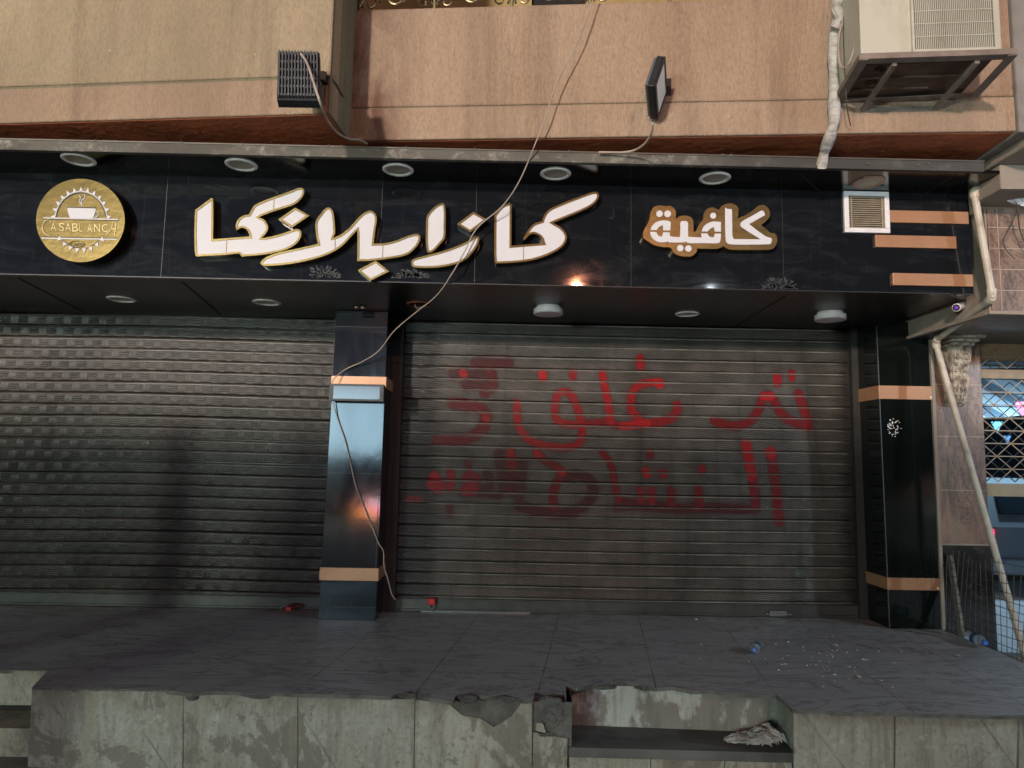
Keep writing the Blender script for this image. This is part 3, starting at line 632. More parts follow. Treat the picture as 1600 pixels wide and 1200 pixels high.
# ================================================================== PILLARS
YP = 5.27; YSH = 5.62
def pillar(label, tl, tr, bl_, br_, mat, zt, bands, sides):
    t = thing('pillar', label, 'pillar', (((bl_+br_)/2), YP, 0))
    m = MB().hexa([(bl_,YP,0),(br_,YP,0),(br_,YSH+.12,0),(bl_,YSH+.12,0),(tl,YP,zt),(tr,YP,zt),(tr,YSH+.12,zt),(tl,YSH+.12,zt)])
    build('cladding', m, mat, t, bevel=.003)
    for za, zb in bands:
        def X(z, s): return (bl_+(tl-bl_)*z/zt if s < 0 else br_+(tr-br_)*z/zt)
        e = .008; rg = []
        for z in (za, zb):
            xl, xr = X(z,-1)-e, X(z,1)+e
            rg += [(xl,YP-e,z),(xr,YP-e,z),(xr,YSH+.02,z),(xl,YSH+.02,z)]
        build('copper_band', MB().hexa(rg), COPPER, t, bevel=.0015)
    return t
def zz(px, py): return U(px, py, YP).z
p1 = pillar('scuffed black pillar with two copper bands standing between the two shutters', -1.262, -.878, -1.295, -.885, PILLAR_BRIGHT, ZF0-.001,
   [(zz(540,907), zz(540,887)), (zz(560,606), zz(560,588))], None)
jm = MB()
for py in (492,511,740,949): z = zz(560, py); jm.box((-1.27-.02*(py>700),YP-.0012,z),(-.884,YP+.001,z+.002))
z_=zz(560,640); jm.box((-.9,YP-.0012,.28),(-.8965,YP+.001,.86))
build('cladding_joint', jm, SEAM, p1)
p2 = pillar('dark glossy pillar with two copper bands at the right end of the shopfront', 2.783, 3.17, 2.80, 3.172, PILLAR_DARK, ZF0-.001,
   [(zz(1430,922), zz(1430,903)), (zz(1410,624), zz(1410,603))], None)
SILV = M_plain('bare_metal_corner', (.10,.105,.11), .45, .5)
build('corner_edge', MB().bar((2.797,YP-.003,.0), (2.781,YP-.003,2.2), .006, .006), SILV, p2)
sk = MB()
for k in range(46):
    a = rng.uniform(0, 2*PI); r = math.sqrt(rng.uniform(0,1)); px, py = 1397+11*r*math.cos(a), 668+15*r*math.sin(a)
    c = U(px, py, YP-.001); s = rng.uniform(.003,.009); g = rng.uniform(0, PI)
    sk.prism([c+Vector((math.cos(g+q)*s*rng.uniform(.5,1), 0, math.sin(g+q)*s*rng.uniform(.5,1))) for q in (0,1.2,2.4,3.6,4.9)], (0,.0008,0))
build('torn_sticker', sk, M_plain('paper_white', (.75,.74,.72), .8), p2)
build('screw_head', MB().lathe([(0,-.004),(.006,-.003),(.008,.003)], U(1454,621,YP-.012), (0,-1,0), 10).lathe([(0,-.004),(.006,-.003),(.008,.003)], U(1465,919,YP-.012), (0,-1,0), 10).lathe([(0,-.004),(.006,-.003),(.008,.003)], U(1444,504,YP-.004), (0,-1,0), 10), WHITE_RING, p2)

# ================================================================== ROLLER SHUTTERS
PITCH = 2.25/25.5
prof = [(0,.012),(.035,.010),(.05,-.003),(.10,-.007),(.145,-.003),(.16,.004),(.185,.004),(.205,-.001),(.30,-.002),(.45,-.0028),(.60,-.003),(.75,-.0026),(.90,-.0015),(.965,.0005),(.985,.011)]
def shutter_mat(name, base, patina_glint, dk=.8, hi=.65, dg=1.0):
    t = Mt(name, base, .36, .2, spec=.5); uvn = t.n('ShaderNodeUVMap'); u, v, _ = t.xyz(uvn.outputs[0])
    vf = t.math('FRACT', v); vi = t.math('FLOOR', v)
    sh = t.math('MULTIPLY', vi, .37)
    uu = t.math('FRACT', t.math('ADD', t.math('DIVIDE', u, .137), sh))
    mask = t.math('MULTIPLY', t.ramp(vf, .22, .27), t.ramp(vf, .94, .89))
    diag = t.math('SINE', t.math('MULTIPLY', t.math('ADD', t.math('DIVIDE', u, .0165), t.math('MULTIPLY', vf, 2.6)), 2*PI))
    hor = t.math('SINE', t.math('MULTIPLY', t.math('ADD', t.math('MULTIPLY', vf, 6.0), t.math('MULTIPLY', t.math('SINE', t.math('MULTIPLY', uu, 2*PI)), .35)), 2*PI))
    sel = t.math('MULTIPLY', t.math('MULTIPLY', t.ramp(uu, .50, .54), t.ramp(uu, .98, .94)), dg)
    h = t.math('ADD', t.math('MULTIPLY', t.math('MULTIPLY', diag, dk), sel), t.math('MULTIPLY', hor, t.math('SUBTRACT', 1.0, sel)))
    h = t.math('MULTIPLY', h, mask)
    d = t.noise(3.0, (1,1,1.4), 7, .65); t.mix(t.ramp(d, .42, .70, 0, .85), patina_glint)
    t.mix(t.ramp(t.noise(2.2, (.35,1,8), 4, .6, off=(4,0,1)), .5, .72, 0, .7), tuple(c*.45 for c in base))
    t.mix(t.ramp(t.noise(90, (1,1,1), 3), .55, .75, 0, .5), tuple(c*.5 for c in base))
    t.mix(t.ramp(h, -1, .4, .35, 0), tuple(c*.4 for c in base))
    t.mix(t.math('MULTIPLY', t.ramp(h, .35, .95), t.math('MULTIPLY', t.ramp(t.noise(1.3, (1,1,1), 4, off=(0,0,3)), .35, .6), hi)), tuple(min(1, c*3.2) for c in patina_glint))  # glints on the emboss peaks put into the colour
    t.mix(t.math('MULTIPLY', t.math('MULTIPLY', t.ramp(vf, .04, .06), t.ramp(vf, .175, .145)), t.ramp(t.noise(4, (1,1,2), 5, off=(2,0,9)), .3, .6, .30, .95)), tuple(min(1, c*3.6) for c in patina_glint))  # bright line along each slat ridge, a painted highlight
    t.mix(t.ramp(t.noise(2.6, (3,1,.25), 5, .65, off=(6,0,4)), .52, .72, 0, .65), tuple(c*.4 for c in base))
    t.mix(t.ramp(t.noise(5, (2.2,1,.35), 5, .7, off=(1,0,8)), .62, .74, 0, .45), (.11,.055,.025))
    gap = t.math('ADD', t.ramp(vf, .045, .02, 0, .85), t.ramp(vf, .965, .985, 0, .85)); t.mix(gap, (.012,.011,.010))
    mt = t.ramp(d, .42, .7, .35, .1); 
    t.bump(h, .5, .0025); t.bump(t.noise(30, (1,1,1), 4), .10, .004)
    return t, mt, d
def shutter(label, xa, xb, z0, z1, n_x, mat, zfun, painted=None):
    t = thing('roller_shutter', label, 'roller shutter', ((xa+xb)/2, YSH, 0))
    xs = np.linspace(xa, xb, n_x); ns = int((z1-z0)/PITCH)+1
    rows = [(k+f, o) for k in range(ns) for f, o in prof]
    V = []; UVs = []
    for r, o in rows:
        z = z1 - r*PITCH
        if z < z0: break
        dz = zfun(xs, z)
        for i, x in enumerate(xs): V.append((x, YSH+o, z+dz[i])); UVs.append((x, r))
    rs_ = np.random.default_rng(int(abs(xa)*10)); sj = rs_.normal(0, .0016, ns+2); st_ = rs_.normal(0, .0009, ns+2)
    V = np.array(V); kk = np.repeat(np.array([int(r) for r, o in rows]), n_x)[:len(V)]
    V[:,1] += sj[kk] + .004*np.sin(V[:,0]*2.3+V[:,2]*1.1) + .003*np.sin(V[:,0]*5.1-V[:,2]*3.0); V[:,2] += st_[kk]*1.5 + st_[(kk*7) % (ns+1)]*(V[:,0]-(xa+xb)/2)*1.2
    for _ in range(14):
        cx_, cz_, sr, am = rs_.uniform(xa, xb), rs_.uniform(z0, z0+1.3), rs_.uniform(.04,.14), rs_.uniform(.003,.010)
        V[:,1] += am*np.exp(-((V[:,0]-cx_)**2+(V[:,2]-cz_)**2)/sr**2)
    nr = len(V)//n_x
    me = bpy.data.meshes.new('slat_curtain')
    F = [(r*n_x+i, (r+1)*n_x+i, (r+1)*n_x+i+1, r*n_x+i+1) for r in range(nr-1) for i in range(n_x-1)]
    org = ORG[t.name]
    me.from_pydata([tuple(p) for p in V-np.array(org)], [], F); me.materials.append(mat)
    uvl = me.uv_layers.new(name='UVMap'); li = np.zeros(len(me.loops), int); me.loops.foreach_get('vertex_index', li)
    # v runs downwards per slat: flip inside each slat so that 0 is its lower lip
    UVa = np.array(UVs); uvl.data.foreach_set('uv', UVa[li].astype(np.float32).ravel())
    if painted is not None:
        for nm, arr in painted(V).items():
            at = me.attributes.new(nm, 'FLOAT', 'POINT'); at.data.foreach_set('value', arr.astype(np.float32))
    me.update(); o = bpy.data.objects.new('slat_curtain', me); link(o, t)
    return t
# sprayed red writing, measured on the photograph: (points, half-width, strength)
G4a = (640,530,4.0); G4b = (980,530,4.0); G6 = (660,540,6.665); G62 = (620,690,6.154)
def gp(pts, q): return [(x/q[2]+q[0], y/q[2]+q[1]) for x, y in pts]
GRAF = [
 (gp([(830,215),(833,240)],G4a),5.5,1), (gp([(1022,208),(1020,235)],G4a),5,.7),
 (gp([(672,395),(670,470),(685,550),(720,605),(780,645),(860,668),(950,675),(1030,668),(1068,635),(1078,570),(1070,500),(1045,420),(1010,350),(965,325),(925,350),(910,420),(912,480),(940,520),(1010,532),(1075,530)],G4a),5,.75),
 (gp([(1205,215),(1220,300),(1240,400),(1258,520)],G4a),5,.85), (gp([(1090,530),(1200,520),(1260,530),(1340,542),(1430,535)],G4a),5,.6),
 (gp([(1330,542),(1360,542)],G4a),5,1),
 (gp([(80,120),(82,165)],G4b),6,.75),
 (gp([(205,275),(150,268),(80,285),(35,330),(22,400),(35,460),(75,495)],G4b),5.5,.75), (gp([(190,270),(205,280)],G4b),6,1),
 (gp([(310,410),(312,440),(290,480),(240,510),(160,525),(60,530),(0,540)],G4b),6,.65), (gp([(130,525),(0,542)],G4b),5,1),
 (gp([(938,235),(938,275)],G4b),5.5,.8), (gp([(1027,210),(1030,245)],G4b),4.5,.75),
 (gp([(1070,340),(1095,410),(1120,490),(1130,550)],G4b),6,.6), (gp([(1125,545),(1050,520),(990,490),(945,440),(915,380),(880,348),(850,365),(835,410),(810,460),(770,510),(710,540),(630,540),(545,510)],G4b),6,.55),
 (gp([(850,355),(900,355)],G4b),5,1),
 (gp([(742,655),(755,720),(770,800),(782,860)],G4b),6.5,.95), (gp([(782,860),(795,950),(800,1040)],G4b),6,.6), (gp([(800,1060),(690,1062),(560,1055),(440,1052),(320,1058),(180,1045),(60,1035),(-60,1045)],G4b),6.5,.42),
 (gp([(895,705),(900,715)],G4b),7,1), (gp([(900,720),(912,800),(925,900),(938,1010),(950,1140)],G4b),6.5,.6),
 (gp([(467,805),(470,825)],G4b),5,.7), (gp([(445,940),(450,1000),(450,1050)],G4b),5.5,.6), (gp([(272,945),(275,1040)],G4b),5,.6), (gp([(152,940),(155,1010)],G4b),4.5,.75), (gp([(82,940),(88,1005)],G4b),4.5,.75),
 (gp([(115,825),(125,845)],G4b),5.5,1), (gp([(220,830),(225,850)],G4b),5,.75), (gp([(140,705),(145,730)],G4b),5,.55),
 (gp([(1205,710),(1245,760),(1270,830),(1285,920),(1305,1000)],G4a),4.5,.6), (gp([(1305,1005),(1360,1015)],G4a),5,.45),
 (gp([(795,710),(850,760),(910,795),(950,835),(930,880),(905,930),(895,990),(910,1050)],G4a),5.5,.55), (gp([(795,710),(805,720)],G4a),5,.9), (gp([(940,825),(960,835)],G4a),4,1),
 (gp([(960,860),(1060,850),(1130,890),(1145,960),(1100,1030),(1010,1080),(930,1095),(800,1075),(680,1035)],G4a),7,.38),
 (gp([(632,700),(640,760),(640,850),(620,960)],G4a),6,.42), (gp([(632,700),(634,730)],G4a),5,.8),
 (gp([(700,790),(690,900),(680,980)],G4a),8,.18), (gp([(560,720),(580,850),(590,960)],G4a),7,.25),
 (gp([(890,170),(720,165),(560,185)],G6),8,.38), (gp([(700,240),(725,330),(715,430),(650,500)],G6),7,.42), (gp([(330,290),(560,280),(700,290)],G6),8,.34), (gp([(420,285),(430,300)],G6),5,.8), (gp([(470,390),(620,400),(720,400)],G6),9,.36),
 (gp([(320,600),(480,620),(600,650),(660,720),(655,800),(600,890),(480,960),(330,985),(160,985)],G6),7.5,.45), (gp([(655,740),(665,790)],G6),4,.75),
 (gp([(355,310),(400,360),(430,420),(400,470),(350,440),(320,410),(350,330)],G62),4.5,.85), (gp([(350,330),(360,370)],G62),5,1),
 (gp([(515,290),(525,370),(510,450)],G62),5,.75), (gp([(700,300),(760,330),(770,380),(700,390),(660,350),(690,300)],G62),4,.65), (gp([(650,450),(720,430),(760,460),(690,490),(630,470)],G62),4.5,.75), (gp([(680,200),(690,260)],G62),4,.5),
 (gp([(870,310),(900,370),(880,440),(800,480),(740,490)],G62),6,.32), (gp([(1100,110),(1105,250)],G62),5.5,.6), (gp([(100,560),(220,560)],G62),5,.6), (gp([(510,620),(510,690)],G62),5,.45), (gp([(620,500),(1000,520)],G62),4,.4),
]
def spray(V):
    d = V-np.array(EYE); xr = d@np.array(RT); yr = d@np.array(UP); zr = d@np.array(FW)
    P = np.stack([800+FPX*xr/zr, 600-FPX*yr/zr], 1); out = np.zeros(len(P)); hot = np.zeros(len(P))
    nz = rng.uniform(.75, 1.15, len(P))
    for pts, hw, st in GRAF:
        if min(p[1] for p in pts) > 692: st *= .92
        q = curve([(p[0],p[1]) for p in pts], 4, False) if len(pts) > 2 else [np.array(p) for p in pts]
        q = np.array(q); lo = q.min(0)-16; hi = q.max(0)+16
        ix = np.where((P[:,0]>lo[0])&(P[:,0]<hi[0])&(P[:,1]>lo[1])&(P[:,1]<hi[1]))[0]; pp = P[ix]; best = np.full(len(ix), 99.)
        for i in range(len(q)-1):
            a, b = q[i], q[i+1]; ab = b-a; tt = np.clip(((pp-a)@ab)/(ab@ab+1e-9), 0, 1); best = np.minimum(best, np.linalg.norm(pp-a-tt[:,None]*ab, axis=1))
        hw = hw*1.32; e = np.clip((hw*1.2-best)/(hw*.38), 0, 1); e = np.maximum(e*e*(3-2*e), .22*np.clip((hw*2.2-best)/(hw*1.4), 0, 1)*nz[ix])
        out[ix] = np.maximum(out[ix], e*min(1, .72+st*.6)*np.clip(nz[ix]+.12, 0, 1)); hot[ix] = np.maximum(hot[ix], e*st)
    # darker ragged bands on both ends of the curtain beside the guide rails
    n1 = np.interp((V[:,2]*31) % 7, np.linspace(0, 7, 29), np.r_[rng.uniform(0, 1, 28), 0])
    e1 = np.clip(1-(V[:,0]+.62-.12*n1)/.10, 0, 1); e2 = np.clip(1-(2.74-V[:,0]-.10*n1)/.10, 0, 1)
    return {'paint': out, 'hot': hot, 'end_dark': np.maximum(e1, e2)}
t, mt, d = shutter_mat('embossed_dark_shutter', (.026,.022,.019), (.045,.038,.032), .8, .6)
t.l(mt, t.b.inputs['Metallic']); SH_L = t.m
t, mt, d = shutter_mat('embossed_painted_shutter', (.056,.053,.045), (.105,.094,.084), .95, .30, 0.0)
ap = t.n('ShaderNodeAttribute', attribute_name='paint').outputs['Fac']; ah = t.n('ShaderNodeAttribute', attribute_name='hot').outputs['Fac']; as_ = t.n('ShaderNodeAttribute', attribute_name='end_dark').outputs['Fac']
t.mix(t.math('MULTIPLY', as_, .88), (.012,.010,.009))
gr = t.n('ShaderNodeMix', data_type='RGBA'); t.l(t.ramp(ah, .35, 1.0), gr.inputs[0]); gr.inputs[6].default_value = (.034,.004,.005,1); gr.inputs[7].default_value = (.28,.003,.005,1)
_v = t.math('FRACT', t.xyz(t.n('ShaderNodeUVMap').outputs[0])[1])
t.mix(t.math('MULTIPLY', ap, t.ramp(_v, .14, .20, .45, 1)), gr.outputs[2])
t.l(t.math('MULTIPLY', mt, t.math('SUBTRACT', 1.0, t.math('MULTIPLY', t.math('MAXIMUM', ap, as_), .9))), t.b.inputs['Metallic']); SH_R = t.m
zt_l = ZF0-.002
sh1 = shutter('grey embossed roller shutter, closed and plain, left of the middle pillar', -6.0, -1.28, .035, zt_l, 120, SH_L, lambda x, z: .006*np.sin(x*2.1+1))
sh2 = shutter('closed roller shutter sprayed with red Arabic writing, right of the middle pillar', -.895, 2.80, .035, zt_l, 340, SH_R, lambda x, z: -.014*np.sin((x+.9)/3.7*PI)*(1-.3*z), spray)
BOTB = M_plain('grimy_bottom_bar', (.075,.075,.068), .5, .5, .4, 10)
RAIL = M_plain('sooty_guide_rail', (.035,.032,.030), .6, .3, .4, 12)
for t_, a, b in ((sh1,-6.0,-1.28),(sh2,-.895,2.80)):
    build('bottom_bar', MB().box((a,YSH-.018,.004),(b,YSH+.02,.085)).box((a,YSH-.030,.004),(b,YSH-.016,.020)).box((a,YSH-.026,.085),(b,YSH-.012,.095)), BOTB, t_, bevel=.002)
build('guide_rail', MB().box((-.885,YSH-.05,0),(-.80,YSH+.03,ZF0)), RAIL, sh2); build('guide_rail', MB().box((2.735,YSH-.05,0),(2.81,YSH+.03,ZF0)), RAIL, sh2)
build('guide_rail', MB().box((-1.345,YSH-.05,0),(-1.28,YSH+.03,ZF0)), RAIL, sh1)
BRAR = M_plain('bright_steel_strip', (.36,.40,.42), .25, .8, .1)
build('threshold_strip', MB().box((U(658,958,5.58).x,YSH-.05,.001),(U(828,962,5.58).x,YSH-.030,.011)), BRAR, sh2)
build('latch', MB().box((2.05,YSH-.05,.01),(2.18,YSH-.03,.05)).box((2.02,YSH-.045,.02),(2.22,YSH-.035,.03)), GREYSTEEL, sh2, bevel=.004)
# red padlocks
REDP = M_plain('red_padlock_paint', (.55,.012,.012), .4, 0, .3, 30)
def padlock(label, px, py, lean, s=1.0):
    c = U(px, py, 5.56); t = thing('padlock', label, 'padlock', c, 'padlocks on the shutter bottoms')
    R = Matrix.Rotation(lean, 4, 'Y')
    def T(m): m.v = [c + (R @ v)*s for v in m.v]; return m
    build('body', T(MB().box((-.030,-.015,-.005),(.030,.015,.045))), REDP, t, bevel=.006)
    build('shackle', T(MB().tube(path3([(-.018,0,0),(-.018,0,-.025),(0,0,-.045),(.018,0,-.025),(.018,0,0)]), .0055, 8)), GREYSTEEL, t, smooth=True)
    return t
padlock('red padlock hanging on the bottom of the sprayed shutter beside the middle pillar', 674, 944, 0.0, .95)
padlock('dark red padlock lying tilted at the foot of the plain left shutter', 447, 952, 1.9, .9)
o = build('rag', lump(462, 947, .05, .018, 5.57, 3), M_plain('dark_red_rag', (.09,.02,.018), .9), smooth=True); tag(o, 'crumpled dark red rag beside the padlock at the left shutter foot', 'rag')

# ================================================================== FLOODLIGHTS
def floodlight(label, c, ax_x, ax_z, w_, h_, d_, group, glass, fins):
    """flat LED floodlight; ax_x = width direction, ax_z = height direction, glass on +normal, fins on the other side"""
    X = Vector(ax_x).normalized(); Zv = Vector(ax_z); Zv = (Zv-X*Zv.dot(X)).normalized(); N_ = X.cross(Zv)
    c = Vector(c); t = thing('floodlight', label, 'floodlight', c, group)
    def T(m): m.v = [c + X*v.x + Zv*v.z + N_*v.y for v in m.v]; return m
    m = MB(); m.box((-w_/2,-d_*.35,-h_/2),(w_/2,d_*.28,h_/2))
    build('housing', T(m), BLACKIRON, t, bevel=.004)
    f = MB()
    for i in range(fins): x = -w_/2+w_*.05+w_*.9*i/(fins-1); f.box((x-w_*.016,-d_*.6,-h_*.46),(x+w_*.016,-d_*.352,h_*.47))
    for k in range(6): z = -h_*.42+h_*.84*k/5; f.box((-w_*.47,-d_*.52,z-.007),(w_*.47,-d_*.355,z+.007))
    build('cooling_fins', T(f), M_plain('fin_aluminium', (.16,.165,.175), .5, .4, .3, 30), t)
    build('front_frame', T(MB().box((-w_/2,d_*.305,-h_/2),(w_/2,d_*.4,-h_*.38)).box((-w_/2,d_*.305,h_*.38),(w_/2,d_*.4,h_/2)).box((-w_/2,d_*.305,-h_*.378),(-w_*.43,d_*.4,h_*.378)).box((w_*.43,d_*.305,-h_*.378),(w_/2,d_*.4,h_*.378))), BLACKIRON, t)
    build('glass', T(MB().box((-w_*.428,d_*.305,-h_*.378),(w_*.428,d_*.36,h_*.378))), glass, t)
    return t, T
gf = 'black floodlights on the shopfront'
GL_PALE = M_plain('pale_reflector_glass', (.80,.82,.78), .3, 0, .1)
tl_ = U(437,86,3.52); tr_ = U(503,87,3.55); br_ = U(497,163,3.46); bl_ = U(432,161,3.43)
c = (tl_+tr_+br_+bl_)/4; axx = ((tr_-tl_)+(br_-bl_)).normalized(); axz = ((tl_-bl_)+(tr_-br_)).normalized()
f1, T1 = floodlight('black finned floodlight seen from behind, hanging below the left balcony corner', c, -axx, axz, ((tr_-tl_).length+(br_-bl_).length)/2, ((tl_-bl_).length+(tr_-br_).length)/2, .07, gf, GL_PALE, 13)
# NB normal of (-X) x Z points away from the street, so the fins face the viewer
E1 = U(512,113,3.72)
build('bracket', MB().bar(c+axx*.10+axz*.03+Vector((0,.05,0)), E1+Vector((-.02,0,.0)), .03, .008).bar(E1+Vector((-.03,-.02,-.03)), E1+Vector((-.01,.06,-.03)), .03, .05), BLACKIRON, f1)
P1 = U(1022,176,3.62); 
A_ = Vector((.062,.03,.20)); B_ = Vector((.02,-.25,.13))
c = U(1027,138,3.78); N2 = Vector((.9,-.3,-.25)).normalized(); A_ = (A_-N2*A_.dot(N2)).normalized(); B_ = -A_.cross(N2)
f2, T2 = floodlight('black floodlight turned edge-on with pale glass, on the salmon parapet above the fascia', c, -B_, A_, .27, .20, .062, gf, GL_PALE, 10)
ez = U(1041,134,3.915)
build('bracket', MB().bar(c+Vector((.02,.08,0)), Vector((ez.x,onr(ez.x)-.004,ez.z)), .03, .01).box((ez.x-.03,onr(ez.x)-.012,ez.z-.05),(ez.x+.03,onr(ez.x)-.004,ez.z+.05)), BLACKIRON, f2)
t = Mt('bluish_lamp_glass', (.16,.20,.24), .12); GL_BLUE = t.m
a, b = U(517,600,5.19), U(600,628,5.19); c = (a+b)/2
f3, T3 = floodlight('slim black-framed floodlight with bluish glass fixed on the middle pillar band', c, (1,0,0), (0,0,1), abs(b.x-a.x), abs(a.z-b.z), .09, gf, GL_BLUE, 8)

# ================================================================== CABLES
def cable(name, pts, r, label, mat=CABLE, n=5):
    o = build(name, MB().tube(path3(pts, n), r, 7), mat, smooth=False); 
    for p in o.data.polygons: p.use_smooth = True
    return tag(o, label, 'cable')
cable('cable', [U(935,-25,3.885),U(905,60,3.885),U(872,125,3.895),U(850,190,3.905),U(835,228,3.96),U(812,282,4.10),U(785,322,4.22),U(745,357,4.27),U(725,395,4.285),U(706,428,4.29),U(682,462,4.50),U(645,492,4.75),U(615,518,4.95),U(592,548,5.10),U(566,565,5.20),U(540,577,5.24),U(522,592,5.19),U(517,606,5.20),U(517,622,5.20)], 0.0038, 'thin pale cable slung diagonally across the white letters to the middle pillar')
cable('cable', [U(520,628,5.22),U(528,655,5.255),U(540,690,5.255),U(548,725,5.255),U(556,760,5.255),U(572,800,5.255),U(584,830,5.255),U(592,850,5.25),U(599,862,5.26),U(600,885,5.29),U(606,905,5.33),U(612,928,5.40),U(618,937,5.45)], 0.0045, 'brownish cable hanging from the pillar floodlight down the front of the middle pillar')
cable('cable', [U(470,84,3.47),U(478,95,3.44),U(484,110,3.41),U(492,135,3.39),U(502,165,3.42),U(513,190,3.68),U(528,208,3.85),U(545,217,3.99),U(562,219,4.06),U(574,225,4.10)], .0065, 'pale cable curving down from the finned floodlight to the canopy edge')
cable('cable', [U(1020,192,3.63),U(1018,208,3.70),U(1008,224,3.82),U(993,234,3.93),U(975,238,3.97),U(955,238,3.985),U(935,238,3.99)], .0065, 'pale cable looping from the edge-on floodlight to the canopy edge')
cable('cable', [U(505,113,3.74),U(520,125,3.78),U(530,140,3.85),U(541,160,4.04)], .004, 'short thin wire on the greenish balcony return beside the finned floodlight', WIREDARK)

# ================================================================== AIR CONDITIONER ON ITS BRACKET
ACZ = 3.2
ACM = Mt('aged_cream_enamel', (.47,.44,.36), .45); ACM.mix(ACM.ramp(ACM.noise(4,(1,1,.6),6), .45,.7), (.38,.345,.27)); ACM.mix(ACM.ramp(ACM.noise(30,(1,1,.3),4), .6,.8,0,.5), (.26,.2,.14)); ACM.bump(ACM.noise(12), .05, .004)
RUST = M_plain('rust_stained_steel', (.26,.20,.165), .7, .2, .45, 14, .2)
RUSTD = M_plain('dark_rusty_pan', (.16,.10,.07), .75, .2, .55, 9, .2)
F0, F1 = UZ(1343,92,ACZ), UZ(1590,84,ACZ); B0, B1 = UZ(1300,164,ACZ), UZ(1527,151,ACZ)
def lerp(a, b, t_): return a+(b-a)*t_
fx = (F1-F0).normalized(); fy = (B0-F0).normalized()
ac = thing('air_conditioner', 'cream outdoor air conditioner unit with vertical-slat grille at the upper right', 'air conditioner', (2.12,3.55,ACZ))
W0, W1 = F0+fx*.012+fy*.012, F0+fx*((F1-F0).length*.915)+fy*.012
dep = .43
foot = [W0, W1, W1+fy*dep, W0+fy*dep]
build('casing', MB().foot([(p.x,p.y) for p in foot], ACZ+.032, ACZ+.62), ACM.m, ac, bevel=.006)
nrm = Vector((fx.y, -fx.x, 0)).normalized()
g0, g1, g2, g3 = [UPL(px,py,W0,nrm) for px,py in ((1422,-40),(1545,-45),(1552,76),(1428,80))]
gx0, gx1 = (g3-W0).dot(fx), (g2-W0).dot(fx); gz0, gz1 = (g3.z+g2.z)/2-ACZ, .57
def AP(x, o, z): return W0 + fx*x + nrm*o + Vector((0,0,z))
def apbox(m, xa, xb, oa, ob, za, zb): m.hexa([AP(xa,ob,za),AP(xb,ob,za),AP(xb,oa,za),AP(xa,oa,za),AP(xa,ob,zb),AP(xb,ob,zb),AP(xb,oa,zb),AP(xa,oa,zb)])
W0 = Vector((W0.x, W0.y, ACZ))
bk = MB(); apbox(bk, gx0, gx1, .001, .003, gz0, gz1); build('grille_backing', bk, RUSTD, ac)
gm = MB()
apbox(gm, gx0-.012, gx0, .0, .016, gz0-.012, gz1); apbox(gm, gx1, gx1+.012, .0, .016, gz0-.012, gz1); apbox(gm, gx0, gx1, .0, .016, gz0-.012, gz0)
ns_ = 42
for k in range(1, ns_): x = gx0+(gx1-gx0)*k/ns_; apbox(gm, x-.0022, x+.0022, .008, .013, gz0, gz1)
for k in range(1, 9): z = gz0+k*.068; apbox(gm, gx0, gx1, .010, .0155, z-.002, z+.002)
build('grille', gm, ACM.m, ac)
pan = MB().foot([(p.x,p.y) for p in (W0+fx*.01+fy*.01, W1-fx*.01+fy*.01, W1-fx*.01+fy*(dep-.01), W0+fx*.01+fy*(dep-.01))], ACZ+.024, ACZ+.031)
for a, b in ((.18,.9),(.5,.95),(.78,.7)):
    p, q = W0+fx*.06+fy*dep*a, W0+fx*.65*b+fy*dep*a; pan.bar(p+Vector((0,0,.02)), q+Vector((0,0,.02)), .014, .012)
for a in (.3,.62): pan.lathe([(.03,-.0),(.03,.012),(.02,.012),(.02,0)], W0+fx*.14+fy*dep*a+Vector((0,0,.016)), (0,0,1), 16)
build('base_pan', pan, RUSTD, ac)
bkt = thing('wall_bracket', 'rusty angle-iron bracket frame carrying the air conditioner', 'bracket', (2.15,3.8,ACZ))
def angle(a, b, w_=.05, up=.028):
    m = MB(); m.bar(a, b, w_, .004); return m
b_ = MB()
for a, b, s in ((F0,F1,1),(B0,B1,-1)): b_.bar(a+fy*.022*s, b+fy*.022*s, .05, .004); b_.bar(a+Vector((0,0,.014)), b+Vector((0,0,.014)), .005, .028)
for a, b, s in ((F0,B0,1),(F1,B1,-1)): b_.bar(a+fx*.022*s+Vector((0,0,-.005)), b+fx*.022*s+Vector((0,0,-.005)), .045, .004); b_.bar(a+Vector((0,0,.010)), b+Vector((0,0,.010)), .005, .030)
build('frame', b_, RUST, bkt)
L0, L1 = U(1347,173,onr(1.86)-.01), U(1460,171,onr(2.25)-.01)
for (px,py), Lw in (((1400,94),L0),((1530,90),L1)):
    p = UZ(px,py,ACZ); build('strut', MB().bar(p+fy*.02+Vector((0,0,-.008)), Lw, .022, .022), RUST, bkt)
build('wall_rail', MB().bar(L0+Vector((-.01,0,0)), L1+Vector((.02,0,0)), .02, .03), RUST, bkt)
